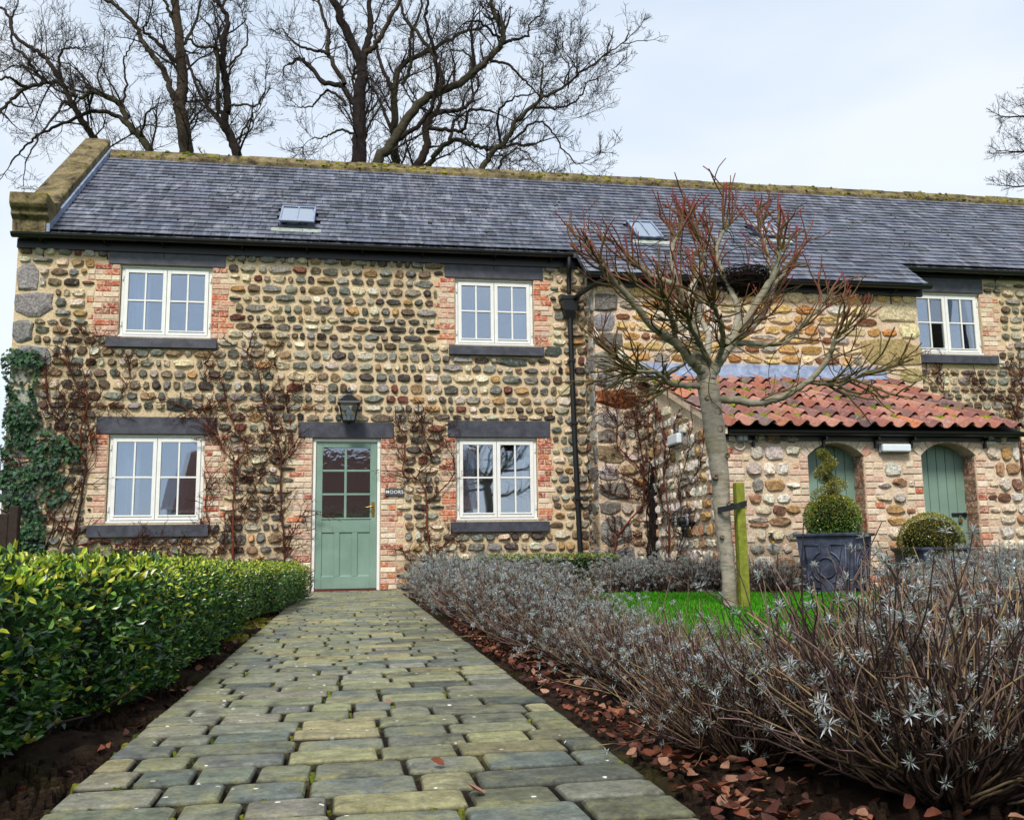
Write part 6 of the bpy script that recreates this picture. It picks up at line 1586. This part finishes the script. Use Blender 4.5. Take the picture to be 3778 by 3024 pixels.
def dead(n, fx, fy, fz, size, r):
    P = np.stack([fx, fy, fz], 1); D = np.stack([r.normal(0, 1, n), r.normal(0, 1, n), r.normal(.1, .35, n)], 1); N = np.stack([r.normal(0, .6, n), r.normal(0, .6, n), np.ones(n)], 1)
    D /= np.linalg.norm(D, axis=1, keepdims=True); N -= D*np.sum(N*D, 1, keepdims=True); N /= np.linalg.norm(N, axis=1, keepdims=True); S = np.cross(D, N); L = r.uniform(*size, n)[:, None]; cu = r.uniform(-.3, 1.0, (n, 1))
    rows = []
    for v, w in ((0, .04), (.2, .27), (.5, .36), (.8, .2), (1, .02)):
        mid = P+D*L*v-N*L*.12*math.sin(v*3.1)
        for s_ in (-1, 0, 1): rows.append(mid+S*L*w*s_+N*L*w*abs(s_)*cu)
    V = np.stack(rows, 1); T = np.array([(3*i+j, 3*i+j+1, 3*i+j+4, 3*i+j+3) for i in range(4) for j in range(2)]); F = (np.arange(n)*15)[:, None, None]+T[None]
    return V.reshape(-1, 3), F.reshape(-1, 4), np.repeat(DP[r.integers(0, 5, n)]*r.uniform(.7, 1.25, (n, 1)), 15, 0)
n = 1100; y = -12.2+6.0*r_.random(n)**1.5; x = 1.2+np.abs(r_.normal(0, .12, n))+.03*r_.random(n)
n2 = 260; x = np.concatenate([x, r_.uniform(1.3, 3.0, n2)]); y = np.concatenate([y, r_.uniform(-12, -10, n2)]); z = np.full(n+n2, -.012)+r_.uniform(0, .03, n+n2)
V, F, C = dead(n+n2, x, y, z, (.016, .042), r_); tag(obj('fallen_leaves', V, F, DEADM, None, C, True), 'brown fallen leaves littering the soil under the lavender', 'leaves', kind='stuff')
n = 90; y = r_.uniform(-12, -3, n); x = -.10-np.abs(r_.normal(0, .12, n)); V, F, C = dead(n, x, y, np.full(n, -.01), (.02, .05), r_)
tag(obj('fallen_leaves', V, F, DEADM, None, C, True), 'scattered brown leaves on the dark soil beside the box hedge', 'leaves', kind='stuff')
for i, (px, py, s_, lb) in enumerate(((1010, 1660, .06, 'dark curled dead leaf on a paver at the bottom of the path'), (935, 1612, .035, 'tiny dead leaf on the path, left of the larger curled one'), (815, 1470, .035, 'small brown leaf lying midway up the path'), (985, 1320, .07, 'pale brown leaf caught at the lavender edge of the path'), (232, 1455, .03, 'small orange leaf on the path edge by the hedge'))):
    p = onZ(px, py, .004); V, F, C = dead(1, np.array([p[0]]), np.array([p[1]]), np.array([.006]), (s_, s_*1.01), np.random.default_rng(400+i)); tag(obj('dead_leaf', V, F, DEADM, None, C, True), lb, 'leaf', 'dead leaves on the path')
mb = MB(); rr_ = random.Random(19)
for p in vis:
    if p[1] > -3: continue
    for _ in range(rr_.choice([0, 0, 1, 2, 3])):
        e = rr_.choice([(p[0]-p[2]/2-.006, p[1]+rr_.uniform(-.5, .5)*p[3]), (p[0]+rr_.uniform(-.5, .5)*p[2], p[1]-p[3]/2-.005)])
        cushion(mb, (e[0], e[1], -.02), rr_.uniform(.006, .016), rr_.uniform(.006, .014), rr_.uniform(.006, .018), rr_, jit(rr_.choice([lin((96, 104, 34)), lin((70, 84, 30)), lin((60, 52, 36)), lin((116, 120, 44))]), .25, rr_))
for _ in range(500):      # moss patch by the hedge kink
    x, y = rr_.gauss(-.2, .05), rr_.uniform(-7.3, -5.0); cushion(mb, (min(x, -.1), y, -.025), rr_.uniform(.01, .03), rr_.uniform(.01, .03), rr_.uniform(.006, .02), rr_, jit(rr_.choice([lin((120, 120, 40)), lin((92, 100, 32))]), .25, rr_))
tag(mb.build('moss', MOSS, path, smooth=True), kind='stuff')
mb = MB()
for _ in range(2600):
    y = -12.5+10*rr_.random(); x = -.10-abs(rr_.gauss(0, .14)); s_ = rr_.uniform(.004, .016); cushion(mb, (x, y, -.03), s_, s_, s_*rr_.uniform(.8, 1.5), rr_, jit(lin((58, 46, 38)), .4, rr_))
for _ in range(1800):
    y = -12.4+5*rr_.random(); x = 1.2+abs(rr_.gauss(0, .3)); s_ = rr_.uniform(.004, .014); cushion(mb, (x, y, -.03), s_, s_, s_*rr_.uniform(.8, 1.5), rr_, jit(lin((52, 42, 36)), .4, rr_))
tag(mb.build('soil_crumbs', SOIL, None), 'loose dark soil crumbs at both edges of the path', 'soil', kind='stuff')

# ------------------------------------------------------------------ barn across the garden, seen mirrored in the door glass
bn = empty('barn', (-.5, -29, 0)); tag(bn, 'long low stone barn with pantile roof facing the cottage', 'barn')
m = MB(); m.box(-5.7, 5.8, -3, 2.9, -.1, 2.2); m.add([(-5.7, -3, 2.2), (-5.7, 2.9, 2.2), (-5.7, 0, 4.7), (5.8, -3, 2.2), (5.8, 2.9, 2.2), (5.8, 0, 4.7)], [(0, 1, 2), (3, 5, 4)]).build('wall', MORTAR2, bn)
m = 140; xs = np.linspace(-5.9, 6.0, m*3); V = []
prof_z = .05*np.abs(np.sin(xs*15))
for k in range(10):
    for f in (0, .999):
        t = (k+f)/10; V.append(np.stack([xs, np.full(len(xs), 3.2-3.2*t), 2.1+2.8*t+prof_z+.05*(1-f)], 1))
V = np.concatenate(V); i_ = np.arange(len(V)).reshape(20, -1); F = np.stack([i_[:-1, :-1], i_[:-1, 1:], i_[1:, 1:], i_[1:, :-1]], -1).reshape(-1, 4)
obj('roof', V, F, TILE, bn, None, True); MB().add([(-5.9, -3.2, 2.1), (6, -3.2, 2.1), (6, 0, 4.9), (-5.9, 0, 4.9)], [(0, 1, 2, 3)]).build('roof', TILE, bn)

# trees beyond the garden, seen mirrored in the far right window
src = [o for o in SC.objects if o.name.startswith('bare_tree')][:3]
for i, (x, y, k) in enumerate(((19.5, -13.5, 0), (22.0, -15.5, 1), (24.5, -14.0, 2), (21.0, -18.0, 1))):
    b = src[k]; c = b.copy(); SC.collection.objects.link(c); c.location = (x, y, 0); c.rotation_euler = (0, 0, 1.3*i+.4); c.scale = (.95, .95, .95)
    c['label'] = ['bare tree across the garden, nearest the far window', 'bare tree across the garden behind the nearest one', 'bare tree furthest right across the garden', 'bare tree furthest back across the garden'][i]; c['group'] = 'bare trees across the garden'
    for ch in b.children:
        d = ch.copy(); SC.collection.objects.link(d); d.parent = c
